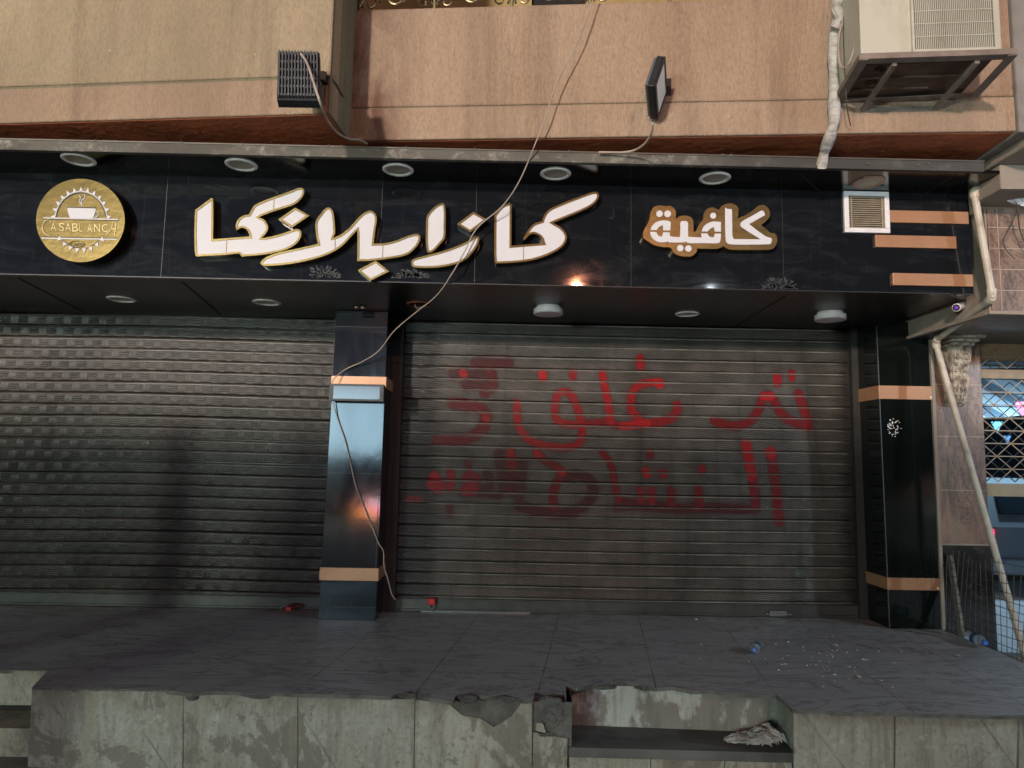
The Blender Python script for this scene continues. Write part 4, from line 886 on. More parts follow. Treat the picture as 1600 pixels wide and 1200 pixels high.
# taped refrigerant pipe with side wires
DUCT = Mt('grey_white_pipe_tape', (.50,.47,.43), .7); DUCT.mix(DUCT.ramp(DUCT.noise(16,(1,1,2.2),5), .42,.66), (.30,.26,.22)); DUCT.bump(DUCT.noise(22,(1,1,2.5),4), .9, .012)
pp = [U(1322,-30,3.72),U(1309,15,3.74),U(1304,60,3.77),U(1303,110,3.79),U(1303,160,3.80),U(1303,190,3.82),U(1296,215,3.88),U(1288,238,3.98),U(1283,262,4.035)]
tp = thing('wrapped_pipe', 'lumpy white tape-wrapped pipe running down beside the air conditioner to the canopy edge', 'pipe', pp[4])
P_ = path3(pp, 6); build('taped_pipe', MB().tube(P_, [.031+.0035*math.sin(i*.55)+.0015*math.sin(i*1.3) for i in range(len(P_))], 10), DUCT.m, tp, smooth=True)
build('elbow_bulge', MB().tube(path3([U(1316,-10,3.68),U(1306,10,3.70),U(1312,28,3.70),U(1304,45,3.72)],4), .026, 8), DUCT.m, tp, smooth=True)
build('side_wire', MB().tube(path3([U(1334,-20,3.55),U(1338,30,3.52),U(1335,70,3.52),U(1326,100,3.56),U(1315,105,3.62),U(1310,85,3.66),U(1312,50,3.68),U(1324,20,3.68),U(1330,-10,3.68)],4), .006, 6), CABLE, tp, smooth=True)
build('side_wire', MB().tube(path3([U(1300,170,3.80),U(1297,200,3.85),U(1290,225,3.93),U(1276,258,4.015)],4), .006, 6), CABLE, tp, smooth=True)
build('side_wire', MB().tube(path3([U(1325,-20,3.66),U(1318,40,3.66),U(1321,130,3.66),U(1324,170,3.70),U(1329,196,3.80)],4), .003, 5), WIREDARK, tp)

# ================================================================== NEIGHBOURING SHOP ON THE RIGHT
GRAN = Mt('brown_veined_granite', (.235,.145,.10), .35); GRAN.mix(GRAN.ramp(GRAN.noise(2.2,(2.2,2.2,1),7,.68,1.6), .42,.62), (.135,.075,.055)); GRAN.mix(GRAN.ramp(GRAN.math('ABSOLUTE', GRAN.math('SUBTRACT', GRAN.noise(3.0,(1.6,1.6,.55),6,.6,2.2,(3,0,1)), .5)), 0, .03, .8, 0), (.05,.032,.026)); GRAN.mix(GRAN.ramp(GRAN.noise(70,detail=3), .5,.75,0,.5), (.32,.235,.19)); GRAN.bump(GRAN.noise(30),.06,.003)
GRANM = GRAN.m
NBJ = M_plain('pale_tile_joint', (.45,.36,.29), .8)
BEIGE = M_plain('beige_stained_concrete', (.30,.24,.19), .85, 0, .3, 7, .4)
DKSOF = Mt('glossy_dark_soffit_boards', (.03,.03,.034), .3); DKSOF.mix(DKSOF.ramp(DKSOF.noise(6,(.6,3,1),5), .45,.65), (.08,.085,.10))
nb = thing('neighbour_shop', 'brown granite-clad corner of the next shop with beam, column and window opening', 'building', (3.6,5.0,ZS))
XB, ZB0, ZB1 = 3.035, 2.13, 2.80
build('beam', MB().box((XB,4.36,ZB0),(7,5.9,ZB1)), GRANM, nb, bevel=.004)
jm = MB()
for k in range(1, 5): z = ZB0+.135*k; jm.box((XB+.006,4.3585,z-.002),(7,4.361,z+.002)); 
for k in range(7): x = XB+.06+.45*k; jm.box((x-.002,4.3585,ZB0+.004),(x+.002,4.361,ZB1-.004))
build('tile_joint', jm, NBJ, nb)
build('beam_side', MB().box((XB-.012,4.37,ZB0+.003),(XB-.001,5.9,ZB1)), BEIGE, nb)
build('edge_moulding', MB().box((XB-.03,4.345,ZB0-.02),(7,4.375,ZB0+.004)).box((XB-.03,4.376,ZB0-.02),(XB+.01,5.28,ZB0+.002)), BEIGE, nb, bevel=.006)
build('soffit', MB().box((XB+.011,4.377,ZB0-.012),(7,5.9,ZB0-.001)), DKSOF.m, nb)
# column
YC = 5.30; XC0, XC1 = 3.178, U(1536,640,YC).x
zdk = U(1500,851,YC).z
build('column', MB().box((XC0,YC,zdk),(XC1,5.9,ZB0-.013)), GRANM, nb, bevel=.003)
for py in (601,682,766): z = U(1495,py,YC).z; build('tile_joint', MB().box((XC0,YC-.0015,z-.002),(XC1,YC+.001,z+.002)), NBJ, nb)
DGRAN = Mt('polished_black_granite', (.008,.008,.0075), .12); DGRAN.mix(DGRAN.ramp(DGRAN.noise(14,detail=6), .5,.75,0,.5), (.05,.048,.045))
build('dark_plinth', MB().box((XC0,YC-.012,ZS),(XC1+.01,5.9,zdk)), DGRAN.m, nb, bevel=.003)
build('plinth_ledge', MB().box((XC0,YC-.016,zdk-.004),(XC1+.012,YC-.001,zdk+.008)), BEIGE, nb)
# window zone to the right of the column
YW = 5.46
WFR = M_plain('brown_wood_trim', (.25,.155,.085), .55, 0, .35, 9)
build('window_head', MB().box((XC1,YW-.03,1.99),(7,YW+.10,ZB0-.013)), WFR, nb)
zr1 = U(1570,585,YW).z; zr2 = U(1570,765,YW).z
build('window_rail', MB().box((XC1,YW-.02,zr1-.035),(7,YW+.04,zr1+.035)), M_plain('tan_rail', (.30,.22,.15), .6, 0, .3, 12), nb)
build('window_rail', MB().box((XC1,YW-.02,zr2-.045),(7,YW+.04,zr2+.045)).box((XC1,YW-.035,zr2-.05),(7,YW-.021,zr2-.03)), M_plain('pale_tan_rail', (.38,.30,.19), .6, 0, .25, 12), nb)
sill_z = U(1580,1028,YW).z
build('sill', MB().box((XC1,YW-.12,ZS),(7,YW+.05,sill_z)), BEIGE, nb)
# reflective glass
gl_ = Mt('tinted_mirror_glass', (.48,.58,.64), .015, 1.0); 
build('window_pane', MB().box((XC1,YW+.02,sill_z),(7,YW+.03,2.0)), gl_.m, nb)
build('back_wall', MB().box((XC1+.002,YW+.2,ZS),(7,YW+.3,2.1)), DARK, nb)
grl = MB(); YG = YW-.045
GRM = M_plain('tan_painted_iron', (.36,.26,.18), .5, .3, .3, 15)
def gseg(a, b, wd=.007): grl.bar(U(*a,YG), U(*b,YG), wd, wd, (0,1,0))
cells = [558,614,633,654,675,695,715,735]
zrow = [U(1570,y,YG).z for y in (558,)]
zs_up = [U(1570,y,YG).z for y in (540,558,576)]; zs_dn = [U(1570,y,YG).z for y in (594,613,633,653,673,693,713,733,753)]
px_w = U(1594,560,YG).x-U(1549,560,YG).x; xk = U(1549,558,YG).x
for zs in (zs_up, zs_dn):
    for i, z in enumerate(zs):
        if 0 < i < len(zs)-1: grl.bar((XC1,YG,z), (6.9,YG,z), .007, .007, (0,1,0))
        if i < len(zs)-1:
            for k in range(-2, 22):
                xa = xk + k*px_w + (0 if i % 2 == (1 if zs is zs_up else 0) else px_w/2)
                for xe in (xa-px_w/2, xa+px_w/2):
                    if min(xa, xe) > XC1-.12 and max(xa, xe) < 6.9: grl.bar((max(xa,XC1),YG-.002,z if xa > XC1 else (z+zs[i+1])/2), (max(xe,XC1),YG-.002,zs[i+1]), .006, .006, (0,1,0))
gr_t = tag(build('window_grille', grl, GRM), 'tan iron window grille of diamonds and horizontal bars beside the granite column', 'grille')
# carved corbel on the column
CREAM = Mt('carved_cream_stone', (.40,.34,.27), .7); CREAM.mix(CREAM.ramp(CREAM.noise(24,detail=5), .45,.6), (.17,.13,.10)); CREAM.bump(CREAM.noise(20,detail=4), .5, .008)
cb = thing('corbel', 'carved cream stone corbel with stepped cap on the granite column', 'corbel', U(1502,540,YC))
m = MB(); cxl, cxr = U(1486,540,YC-.12).x, U(1516,540,YC-.12).x; ztopc = ZB0-.03
prof_c = [(.13,0),(.135,.05),(.12,.12),(.10,.18),(.085,.23),(.10,.26),(.085,.31),(.065,.40),(.055,.45),(.02,.475)]
zc0 = U(1500,541,YC-.12).z; zc1 = U(1500,634,YC-.05).z; sc_ = (zc0-zc1)/.475
vs = []; n_ = len(prof_c)
for o, h in prof_c: 
    tw_ = 1-.10*h/.475
    xm = (cxl+cxr)/2; hwid = (cxr-cxl)/2*tw_
    for x in (xm-hwid, xm-hwid*.86, xm-hwid*.5, xm, xm+hwid*.5, xm+hwid*.86, xm+hwid):
        e = abs(x-xm)/hwid; bulge = .012*math.cos(e*PI*1.5)
        vs.append((x, YC-o-bulge, zc0-h*sc_))
fs = []
for i in range(n_-1):
    for k in range(6): fs.append([i*7+k, i*7+k+1, (i+1)*7+k+1, (i+1)*7+k])
m.add(vs, fs)
for x_i in (0, 6): m.add([vs[i*7+x_i] for i in range(n_)]+[(vs[i*7+x_i][0], YC+.002, vs[i*7+x_i][2]) for i in range(n_)], [[i, i+1, n_+i+1, n_+i] for i in range(n_-1)])
build('bracket_body', m, CREAM.m, cb, smooth=True)
orn = MB(); xm = (cxl+cxr)/2
for k, (o, h) in enumerate([(.14,.05),(.13,.09),(.12,.14),(.105,.19),(.10,.33),(.09,.38)]):
    for s in (-1, 1):
        pts = [(xm+s*(.035+.014*math.cos(a)*(1-a/10)), YC-o-.006, zc0-(h+.014*math.sin(a)*(1-a/10))*sc_) for a in np.linspace(0, 6, 10)]
        orn.tube(pts, .005, 5)
    orn.tube([(xm-.012,YC-o-.012,zc0-h*sc_),(xm,YC-o-.016,zc0-(h+.02)*sc_),(xm+.012,YC-o-.012,zc0-h*sc_)], .005, 5)
for s in (-1,1): orn.tube(path3([(xm+s*.05,YC-.145,zc0-.01*sc_),(xm+s*.053,YC-.105,zc0-.2*sc_),(xm+s*.045,YC-.09,zc0-.32*sc_),(xm+s*.035,YC-.065,zc0-.46*sc_)],4), .006, 6)
for s in (-.02,.02): orn.tube(path3([(xm+s,YC-.11,zc0-.27*sc_),(xm+s,YC-.10,zc0-.34*sc_),(xm+s*.6,YC-.07,zc0-.44*sc_)],4), .004, 6)
build('carving', orn, CREAM.m, cb, smooth=True)
cap = MB()
for k, (ex, h0, h1) in enumerate(((.012,0,.025),(.035,.027,.05),(.06,.052,.075))): cap.box((cxl-ex,YC-.15-ex,zc0+h0),(cxr+ex,YC,zc0+h1))
build('stepped_cap', cap, CREAM.m, cb, bevel=.008)
# concrete ledge and grey duct above
led = thing('concrete_ledge', 'rough beige concrete ledge jutting out over the granite beam at the right edge', 'ledge', (3.4,4.1,2.8))
q0, q1, q2 = U(1562,258,4.05), U(1562,295,4.05), U(1545,312,4.12)
zl0, zl1 = U(1562,295,4.05).z, U(1562,257,4.05).z
build('block', MB().foot([(q0.x,4.05),(q0.x+1.2,4.0),(q0.x+1.2,4.35),(q0.x,4.35)], zl0, zl1), BEIGE, led, bevel=.008)
build('top_slab', MB().foot([(q0.x-.02,3.74),(q0.x+1.2,3.66),(q0.x+1.2,4.6),(q0.x-.02,4.6)], zl1+.003, zl1+.075), BEIGE, led, bevel=.012)
GREYC = M_plain('grey_patchy_cement', (.24,.21,.19), .9, 0, .35, 8, .5)
gp_ = tag(build('cement_pier', MB().foot([(U(1578,100,3.78).x,3.74),(4.2,3.62),(4.2,4.6),(2.868,4.6)], 3.0, 5.4), GREYC, bevel=.01), 'grey patchy cement pier at the upper right edge beside the air conditioner', 'pier')
# white wrapped bundle with wires
wb = thing('wrapped_bundle', 'white cloth-wrapped bundle hanging under the ledge at the right edge', 'bundle', U(1592,308,4.2))
c = U(1593,308,4.22); l = lump(1593,308,.062,.05,4.22,5); build('cloth', l, ACRYL, wb, smooth=True)
build('wire', MB().tube(path3([c+Vector((-.02,0,-.04)),c+Vector((.0,.02,-.12)),c+Vector((.03,.05,-.2)),c+Vector((.08,.06,-.32))],4), .004, 5), WIREDARK, wb)
build('wire', MB().tube(path3([c+Vector((.0,0,-.04)),c+Vector((-.02,.05,-.15)),c+Vector((-.06,.08,-.27)),c+Vector((.02,.1,-.36))],4), .003, 5), WIREDARK, wb)

# pvc drain pipe
PVC = Mt('dirty_cream_pvc', (.50,.44,.36), .45); PVC.mix(PVC.ramp(PVC.noise(9,detail=5), .45,.7), (.32,.26,.20))
dp = thing('drain_pipe', 'cream plastic drain pipe with elbows, bent down past the corbel and leaning to the floor', 'pipe', (3.1,4.8,0))
a0, a1, a2, a3, a4 = U(1566,290,4.28), U(1521,296,4.27), U(1551,465,4.27), U(1461,533,5.12), U(1603,1030,4.72)
R_ = .0215
for p, q in ((a0,a1),(a1,a2),(a2,a3),(a3,a4)): build('pipe_length', MB().tube([p, q], R_, 14), PVC.m, dp, smooth=True)
for p, c_, q in ((a0,a1,a2),(a1,a2,a3),(a2,a3,a4)):
    d1, d2 = (p-c_).normalized()*.055, (q-c_).normalized()*.055
    build('elbow', MB().tube(path3([c_+d1, c_+d1*.45+d2*.05, c_+d2*.45+d1*.05, c_+d2],5), .0275, 14), PVC.m, dp, smooth=True)

# leaning wood strip and cement patch beside the right pillar
WOOD = M_plain('grey_weathered_wood', (.20,.165,.135), .8, 0, .4, 20, .3)
o = build('wood_strip', MB().bar(U(1484,868,5.26), U(1503,994,5.04), .05, .02, (1,0,0)), WOOD); tag(o, 'narrow weathered wood strip leaning beside the dark right pillar', 'wood strip')
build('edge_strip', MB().hexa([(3.176,YP-.01,.0),(3.20,YP-.01,.0),(3.20,YP+.03,.0),(3.176,YP+.03,.0),(3.176,YP-.01,ZB0-.02),(3.20,YP-.01,ZB0-.02),(3.20,YP+.03,ZB0-.02),(3.176,YP+.03,ZB0-.02)]), BEIGE, nb)
# wire mesh
WM = M_plain('dull_wire', (.10,.09,.08), .6, .6)
mm = MB(); XM = 3.19; ym0, ym1 = 5.20, 4.05
for k in range(22):
    y = ym0-(ym0-ym1)*k/21; z1_ = .56+.02*math.sin(k*.8); mm.tube([(XM-.03-.02*math.sin(k*.5),y,.0),(XM+.02*math.sin(k*.6),y-.01,z1_)], .0022, 5)
for k in range(11):
    z = .01+.054*k; mm.tube(path3([(XM-.03+.03*z/.56+.02*math.sin(j*.9+k*.4)*.6,ym0-(ym0-ym1)*j/7,z+.008*math.sin(j+k)) for j in range(8)],2), .0022, 5)
tag(build('wire_mesh', mm, WM), 'dark square wire mesh panel standing along the right edge of the floor', 'mesh panel')
# camera
cc = U(1507,464,4.62); cv = thing('security_camera', 'small white security camera with a purple lens under the fascia corner', 'camera', cc)
build('base', MB().lathe([(0,.0),(.034,.0),(.034,.010),(.015,.020),(0,.02)], cc, (0,0,-1), 20), VW, cv, smooth=True)
hd = U(1496,480,4.55)
build('arm', MB().tube([cc+Vector((0,0,-.015)), cc+Vector((-.01,0,-.05)), hd+Vector((.02,.03,.0))], .009, 8), VW, cv, smooth=True)
dr = (EYE+Vector((-2.6,0,-.9))-hd).normalized()
build('body', MB().lathe([(0,-.10),(.022,-.095),(.026,-.02),(.026,.02),(.022,.022)], hd, dr, 20), VW, cv, smooth=True)
t = Mt('purple_lens', (.05,.02,.08), .1); t.emit((.35,.06,.7), .5)
build('lens_ring', MB().lathe([(.022,.021),(.012,.0225)], hd, dr, 20), DARK, cv); build('lens', MB().lathe([(.012,.0225),(.008,.025),(0,.026)], hd, dr, 20), t.m, cv)

# ================================================================== LITTER
t = Mt('clear_bottle_plastic', (.75,.85,.95), .08); t.set('Transmission Weight', .85); t.set('IOR', 1.15); BOT = t.m
BLUE = M_plain('blue_cap', (.05,.14,.55), .4); BLUEL = M_plain('blue_label', (.03,.06,.16), .5)
def bottle(label, base, axis, L, r):
    t = thing('water_bottle', label, 'bottle', base, 'plastic water bottles on the floor'); ax = Vector(axis).normalized()
    build('body', MB().lathe([(0,0),(r*.85,.002),(r,.015),(r*.95,L*.3),(r,L*.36),(r,L*.62),(r*.9,L*.72),(r*.4,L*.88),(r*.36,L*.93)], base, ax, 24), BOT, t, smooth=True)
    build('label_band', MB().lathe([(r*1.01,L*.38),(r*1.02,L*.40),(r*1.02,L*.57),(r*1.01,L*.59)], base, ax, 24), BLUEL, t, smooth=True)
    build('cap', MB().lathe([(r*.42,L*.90),(r*.42,L*.99),(r*.38,L),(0,L)], base, ax, 20), BLUE, t, smooth=True)
b1 = UZ(1184,1012,.03); b2 = UZ(1168,1028,.03)
bottle('small crushed water bottle with blue cap lying among crumbs on the floor', b1+Vector((.02,.05,.005)), (b2-b1)+Vector((0,-.03,-.0)), .15, .029)
b1 = UZ(1513,993,.045); b2 = UZ(1551,1009,.045)
bottle('clear water bottle with dark blue label lying against the wire mesh', b1, b2-b1+Vector((0,0,0)), .20, .036)
CR = M_plain('pale_crumbs', (.62,.56,.45), .8)
cr = MB()
for k in range(64):
    if k < 50: px, py = rng.normal(1275, 55), rng.normal(1032, 15)
    else: px, py = rng.uniform(1060, 1560), rng.uniform(965, 1075)
    c = UZ(px, py, .003)
    if c.y > 5.2 and c.x > 2.7: continue
    s = rng.uniform(.002,.009)*(1.8 if k % 11 == 0 else 1); g = rng.uniform(0,PI)
    cr.prism([c+Vector((math.cos(g+q)*s*rng.uniform(.5,1), math.sin(g+q)*s*rng.uniform(.5,1), .0)) for q in (0,1.3,2.5,3.8,5)], (0,0,-.0028))
tag(build('crumbs', cr, CR), 'scattered pale crumbs on the dark floor tiles near the water bottle', 'litter', None, 'stuff')
for k, (px, py, a_, L_, W_) in enumerate(((1352,1031,.4,.020,.013),(1342,1057,1.2,.022,.010),(1305,1008,2.2,.016,.010),(1232,1003,.9,.012,.008),(1088,968,.3,.014,.006),(1495,1024,1.9,.018,.012))):
    c = UZ(px, py, .004); d = Vector((math.cos(a_)*L_, math.sin(a_)*L_, 0)); e = Vector((-math.sin(a_)*W_, math.cos(a_)*W_, 0)); h_ = Vector((0,0,.006))
    m = MB().prism([c-d-e, c-d*.1-e*.9+h_, c+d-e, c+d*.9+e, c+e*1.05+h_*.6, c-d+e*.8], (0,0,.001))
    tag(build('paper_scrap', m, M_plain('scrap_paper', ((.55,.56,.58),(.62,.55,.40),(.60,.58,.54))[k % 3], .8)), ('bluish folded paper scrap on the right of the crumbs','yellowish paper scrap in front of the crumbs','white paper scrap behind the crumbs','tiny yellowish scrap just right of the blue-capped bottle','tiny pale scrap near the foot of the sprayed shutter','pale scrap between the crumbs and the wire mesh')[k], 'litter', 'paper scraps on the floor')
BAG = Mt('dusty_grey_plastic_bag', (.46,.45,.43), .30); BAG.bump(BAG.noise(14,(1,1,3),5,.6,1.5), 1, .03); BAG.mix(BAG.ramp(BAG.noise(9,(1,1,2),5), .4,.65), (.30,.29,.275))
from mathutils import noise as mn
m = MB(); nx_, ny_ = 84, 46; cB = Vector((1.285, 3.735, ZT)); vs = []; keep = {}
for iy in range(ny_+1):
    for ix in range(nx_+1):
        a, b = ix/nx_*2-1, iy/ny_*2-1
        e = max(0.0, 1-(abs(a)**2.2+abs(b)**2.2+.25*mn.noise(Vector((a*2.5,b*2.5,4)))))
        bulk = (.45+.55*max(0, min(1, (a+.35)/.8)))
        fold = abs(mn.noise(Vector((a*3.0+b*.8, b*2.2, 1.5))))*.7 + abs(mn.noise(Vector((a*7.5+b*3, b*5, 7))))*.35 + abs(mn.noise(Vector((a*17, b*13, 3))))*.12
        h = e**.45*bulk*(.095-.085*fold)+.003
        x = a*.165+.02*mn.noise(Vector((a*2,b*2,9))); y = b*.085*(.55+.45*bulk)
        keep[len(vs)] = e > 0; vs.append(cB+Vector((x, y, h)))
fs = []
for iy in range(ny_):
    for ix in range(nx_):
        q = [iy*(nx_+1)+ix, iy*(nx_+1)+ix+1, (iy+1)*(nx_+1)+ix+1, (iy+1)*(nx_+1)+ix]
        if all(keep[k] for k in q): fs.append(q)
m.add(vs, fs)
tag(build('plastic_bag', m, BAG.m, smooth=True), 'crumpled dusty grey plastic bag lying in the sunk step', 'bag')

# ================================================================== ACROSS THE STREET (seen only as reflections, lights the shopfront)
t = Mt('lit_shop_window', (.6,.7,.75), .3); t.emit((.50,.80,1), 15); LIT = t.m
WALLX = M_plain('dim_street_wall', (.07,.06,.052), .9)
kb = thing('low_shop', 'low shop with a lit bluish window across the street', 'building', (-6,-8,ZS))
YK = -8.0
build('wall', MB().box((-17,YK-2,ZS),(-1.7,YK,1.18)).box((-17,YK-2,2.9),(-1.7,YK,3.25)).box((-17,YK-2,1.18),(-6.2,YK,2.9)).box((-2.9,YK-2,1.18),(-1.7,YK,2.9)), WALLX, kb)
for k in range(3): build('shop_window', MB().box((-6.2+1.1*k+.03,YK-.12,1.22),(-6.2+1.1*(k+1)-.03,YK-.08,2.86)), LIT, kb)
for k, (x, z, c_) in enumerate(((-3.62,-.22,(1,.35,.05)),(-3.40,-.10,(1,.08,.12)),(-3.26,.02,(.9,.95,1)),(-3.12,-.12,(1,.1,.35)),(-3.30,-.25,(1,.5,.15)))):
    t = Mt('added_car_glow', c_, .3); t.emit(c_, 90); build('added_car_glow', MB().lathe([(0,-.06),(.055,-.04),(.065,.01),(.04,.06),(0,.06)], (x,YK+.10,z), (0,0,1), 12), t.m, kb)  # added glows standing in for car lights mirrored in the pillar
db = thing('dark_building', 'tall unlit building across the street', 'building', (12,-14,ZS))
build('wall', MB().box((-2,-24,ZS),(34,-17.5,14)), WALLX, db)
OR = Mt('sodium_lamp', (.8,.5,.2), .4); OR.emit((1,.42,.10), 16); WH = Mt('white_lamp', (.8,.8,.8), .4); WH.emit((.9,.95,1), 16)
def lamp(name, loc, col, power, r=.05):
    l = bpy.data.lights.new(name, 'POINT'); l.energy = power; l.color = col; l.shadow_soft_size = r
    o = bpy.data.objects.new(name, l); COL.objects.link(o); o.location = loc; return o
for (x, y, z, m_, lab) in ((1.53,-6.5,5.05,OR.m,'street lamp with an orange head across the street'),(4.45,-6.5,4.95,WH.m,'street lamp with a white head across the street')):
    sp = thing('street_lamp', lab, 'street lamp', (x,y,ZS), 'street lamps across the road')
    build('pole', MB().tube([(x+.6,y-.3,ZS),(x+.6,y-.3,z+.4),(x+.3,y-.15,z+.55),(x,y,z+.08)], .05, 8), WIREDARK, sp)
    build('lamp_head', MB().lathe([(0,0),(.06,.01),(.075,.04),(.05,.08),(0,.09)], (x,y,z), (0,0,1), 16), m_, sp)
lamp('orange_street_light', (1.53,-6.5,4.9), (1,.36,.22), 640)
lamp('white_street_light', (4.45,-6.5,4.8), (.80,.92,1), 110)
# LED work lamp hung on the low shop: throws the passers-by's shadows
wl = thing('work_lamp', 'white LED work lamp hung on the low shop across the street', 'lamp', (-6.5,YK+.2,1.5))
build('housing', MB().box((-6.7,YK+.02,1.35),(-6.3,YK+.18,1.65)), BLACKIRON, wl); build('lamp_glass', MB().box((-6.67,YK+.181,1.38),(-6.33,YK+.19,1.62)), WH.m, wl)
lamp('work_light', (-6.5,YK+.40,1.5), (.80,1.0,.85), 1900, .38)
# passers-by standing on the street left of the view
def person(label, x, y, face, cloth, legs, arm):
    J = [(0,0,.93),(0,0,1.15),(0,.0,1.38),(0,.0,1.50),(0,.02,1.64),
         (-.09,0,.90),(-.10,.02,.50),(-.11,-.02,.09),(-.12,.10,.03), (.09,0,.90),(.10,.02,.50),(.11,-.02,.09),(.12,.10,.03),
         (-.18,0,1.40),(-.22,-.04,1.12),(-.22,.06,.88),(-.21,.12,.78), (.18,0,1.40),(.22+arm,-.04,1.14),(.225+arm*1.7,.08,.92),(.22+arm*1.9,.14,.83), (0,.03,1.74)]
    Eg = [(0,1),(1,2),(2,3),(3,4),(4,21),(0,5),(5,6),(6,7),(7,8),(0,9),(9,10),(10,11),(11,12),(2,13),(13,14),(14,15),(15,16),(2,17),(17,18),(18,19),(19,20)]
    Rd = [.145,.14,.15,.055,.088, .095,.062,.042,.045,.095,.062,.042,.045, .062,.045,.032,.036,.062,.045,.032,.036,.075]
    me = bpy.data.meshes.new('person'); me.from_pydata(J, Eg, []); o = bpy.data.objects.new('person', me); COL.objects.link(o)
    sk_ = o.modifiers.new('skin', 'SKIN'); o.modifiers.new('sub', 'SUBSURF').levels = 2
    for i, r in enumerate(Rd): me.skin_vertices[0].data[i].radius = (r, r*.72 if i < 3 else r)
    me.skin_vertices[0].data[0].use_root = True
    dg = bpy.context.evaluated_depsgraph_get(); m2 = bpy.data.meshes.new_from_object(o.evaluated_get(dg)); bpy.data.objects.remove(o)
    for m_ in (M_plain('skin', (.32,.19,.13), .6), M_plain('shirt_cloth', cloth, .9, 0, .2, 10), M_plain('trouser_cloth', legs, .9, 0, .2, 10), M_plain('shoe_leather', (.03,.025,.02), .5)): m2.materials.append(m_)
    for p in m2.polygons:
        z = p.center.z; p.use_smooth = True
        p.material_index = 3 if z < .10 else 2 if z < .93 and abs(p.center.x) < .21 else 1 if z < 1.47 and not (abs(p.center.x) > .22 and z < 1.0) else 0
    o = bpy.data.objects.new('person', m2); COL.objects.link(o); o.location = (x, y, ZS); o.rotation_euler = (0,0,face); tag(o, label, 'person', 'passers-by on the street')
    bm = bmesh.new(); bmesh.ops.create_uvsphere(bm, u_segments=20, v_segments=12, radius=1); hv = MB(); hv.add([Vector((v.co.x*.092, v.co.y*.105-.005, 1.70+v.co.z*.105)) for v in bm.verts if v.co.z > -.15 or v.co.y < .1], [])
    hv = MB(); idx = {}
    for f in bm.faces:
        if all(v.co.z > .15 or v.co.y < -.25 for v in f.verts): hv.add([Vector((v.co.x*.100, v.co.y*.112+.015, 1.70+v.co.z*.112)) for v in f.verts], [list(range(len(f.verts)))])
    bm.free(); h = build('hair', hv, M_plain('black_hair', (.015,.012,.01), .7)); h.parent = o
    return o
person('person in a dark shirt and grey trousers standing at the kerb', -3.22, 1.05, .4, (.05,.05,.07), (.10,.10,.11), .02)
person('person in an olive shirt standing farther along the kerb with one arm out', -3.55, 2.2, 1.1, (.10,.10,.06), (.06,.06,.08), .05)

# things mirrored in the neighbour's window
def refl(px, py, k):
    p = U(px, py, YW+.02); return Vector((p.x*k, p.y-(k-1)*p.y, EYE.z+(p.z-EYE.z)*k))
PAVE = M_plain('pale_pavement_tile', (.50,.55,.60), .6, 0, .25, 5)
build('side_pavement', MB().box((3.25,1.0,ZS-.05),(12,5.25,ZS+.012)), PAVE)['kind'] = 'structure'
AWN = Mt('pale_blue_canvas', (.55,.68,.76), .7); sx, sy, sz = AWN.xyz(); AWN.mix(AWN.ramp(AWN.math('SINE', AWN.math('MULTIPLY', sx, 9.0)), .0, .3), (.16,.22,.28)); 
st = thing('street_stall', 'market stall with a striped pale blue awning on the side street', 'stall', (9.5,-2.5,ZS))
a = [refl(1528,590,2.3), refl(1700,575,2.3), refl(1700,640,2.0), refl(1528,655,2.0)]
build('awning', MB().prism(a, (0,0,.03)), AWN.m, st)
a = [refl(1528,556,2.5), refl(1700,552,2.5), refl(1700,572,2.5), refl(1528,576,2.5)]
build('valance', MB().prism(a, (0,-.03,0)), PAVE, st)
for px in (1532, 1660): q = refl(px, 650, 2.0); build('post', MB().tube([(q.x,q.y,ZS),q], .025, 8), GREYSTEEL, st)
q0, q1 = refl(1528,652,2.32), refl(1700,650,2.32); build('rear_cloth', MB().box((q0.x,q0.y-.05,ZS),(q1.x,q0.y,q0.z)), M_plain('navy_cloth', (.02,.045,.08), .9), st)
lamp('added_stall_light', (7.2,1.2,2.7), (.66,.86,1.0), 480, .1)  # light added to brighten the mirrored stall, car and pavement
sl_ = thing('added_bulb', 'bare bulb added on a wire over the side street', 'lamp', (7.2,1.2,2.95)); build('bulb', MB().lathe([(0,-.06),(.04,-.04),(.05,0),(.03,.05),(.02,.09),(0,.09)], (7.2,1.2,2.95), (0,0,1), 14), WH.m, sl_); build('wire', MB().tube([(7.2,1.2,3.04),(8.5,-2,3.6)], .006, 5), WIREDARK, sl_)
for (px, py, s_, c1, lab) in ((1558,668,9,(.25,.70,.85),'light blue bunting pennant'),(1574,687,6,(.16,.32,.62),'darker blue bunting pennant, lower on the string'),(1597,640,12,(.85,.15,.30),'pink bunting pennant')):
    k = 1.85; p_ = [refl(px-s_,py-s_,k), refl(px+s_,py-s_,k), refl(px,py+s_,k)]
    tag(build('bunting_flag', MB().prism(p_, (0,-.01,0)), M_plain('flag_cloth', c1, .8, 0, .1)), lab+' hung before the striped awning', 'flag', 'bunting flags')
SIL = Mt('silver_car_paint', (.42,.48,.52), .3, .5); DGL = Mt('dark_car_glass', (.02,.03,.04), .08); TL = Mt('tail_lamp', (.5,.01,.03), .2); TL.emit((1,.03,.08), 4)
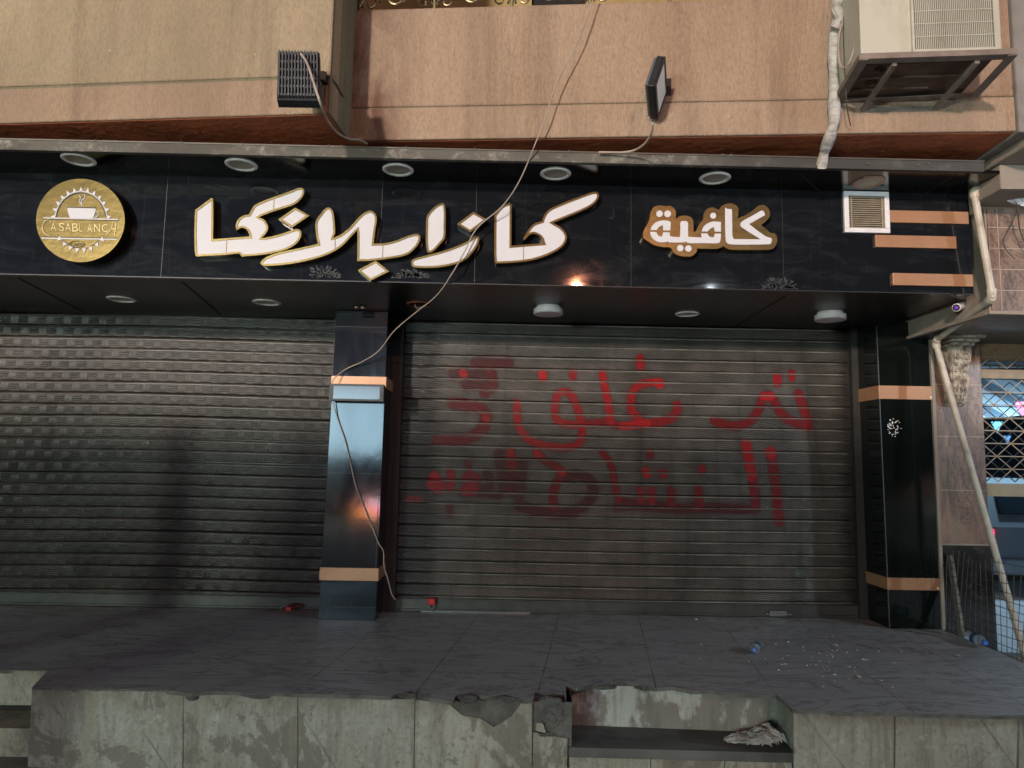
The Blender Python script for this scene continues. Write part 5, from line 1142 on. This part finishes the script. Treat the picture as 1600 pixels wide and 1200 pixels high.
k = 1.6; cL = refl(1541,840,k); yr = cL.y; x0 = cL.x
car = thing('parked_car', 'silver hatchback parked with its rear towards the shops', 'car', (x0+.85,yr-1.9,ZS))
def car_sec(y, zs, hw): return [(x0+.85-hw, y, zs)]
prof_car = [(0,.28),(0.02,.55),(.04,.82),(.12,.92),(.42,1.30),(.9,1.40),(2.0,1.40),(2.75,.98),(3.6,.86),(3.85,.62),(3.88,.28)]
m = MB(); n_ = len(prof_car); ring = []
for d_, h_ in prof_car:
    hw = .85-(.16 if h_ > 1.0 else .0)*((h_-.9)/.5); ring.append([(x0+.85+sx_*hw, yr-d_, ZS+h_) for sx_ in (-1,-.8,0,.8,1)])
vs = [p for r in ring for p in r]
fs = [[i*5+j, i*5+j+1, (i+1)*5+j+1, (i+1)*5+j] for i in range(n_-1) for j in range(4)]
fs += [[i*5+e for i in range(n_)] for e in (0,4)] + [[(n_-1)*5+j for j in range(5)]+[j for j in range(4,-1,-1)]]
m.add(vs, fs); build('body', m, SIL.m, car, bevel=.03)
build('rear_window', MB().prism([(x0+.28,yr-.15,ZS+.97),(x0+1.42,yr-.15,ZS+.97),(x0+1.32,yr-.40,ZS+1.27),(x0+.38,yr-.40,ZS+1.27)], (0,.02,.015)), DGL.m, car)
for e in (0,1): 
    xx = x0+.03+e*1.60; build('tail_light', MB().box((xx,yr-.05,ZS+.72),(xx+.07,yr+.015,ZS+.80)), TL.m, car, bevel=.01)
build('number_plate', MB().box((x0+.58,yr-.005,ZS+.60),(x0+1.12,yr+.012,ZS+.71)), WHITE_RING, car); build('bumper', MB().box((x0+.02,yr-.08,ZS+.26),(x0+1.68,yr+.05,ZS+.46)), SIL.m, car, bevel=.03)
for e in (0,1):
    for d_ in (.75, 3.05):
        wx = x0+.06+e*1.58; w_ = build('wheel', MB().lathe([(0,-.09),(.22,-.09),(.30,-.07),(.31,0),(.30,.07),(.22,.09),(0,.09)], (wx,yr-d_,ZS+.31), (1,0,0), 24), WIREDARK, car)
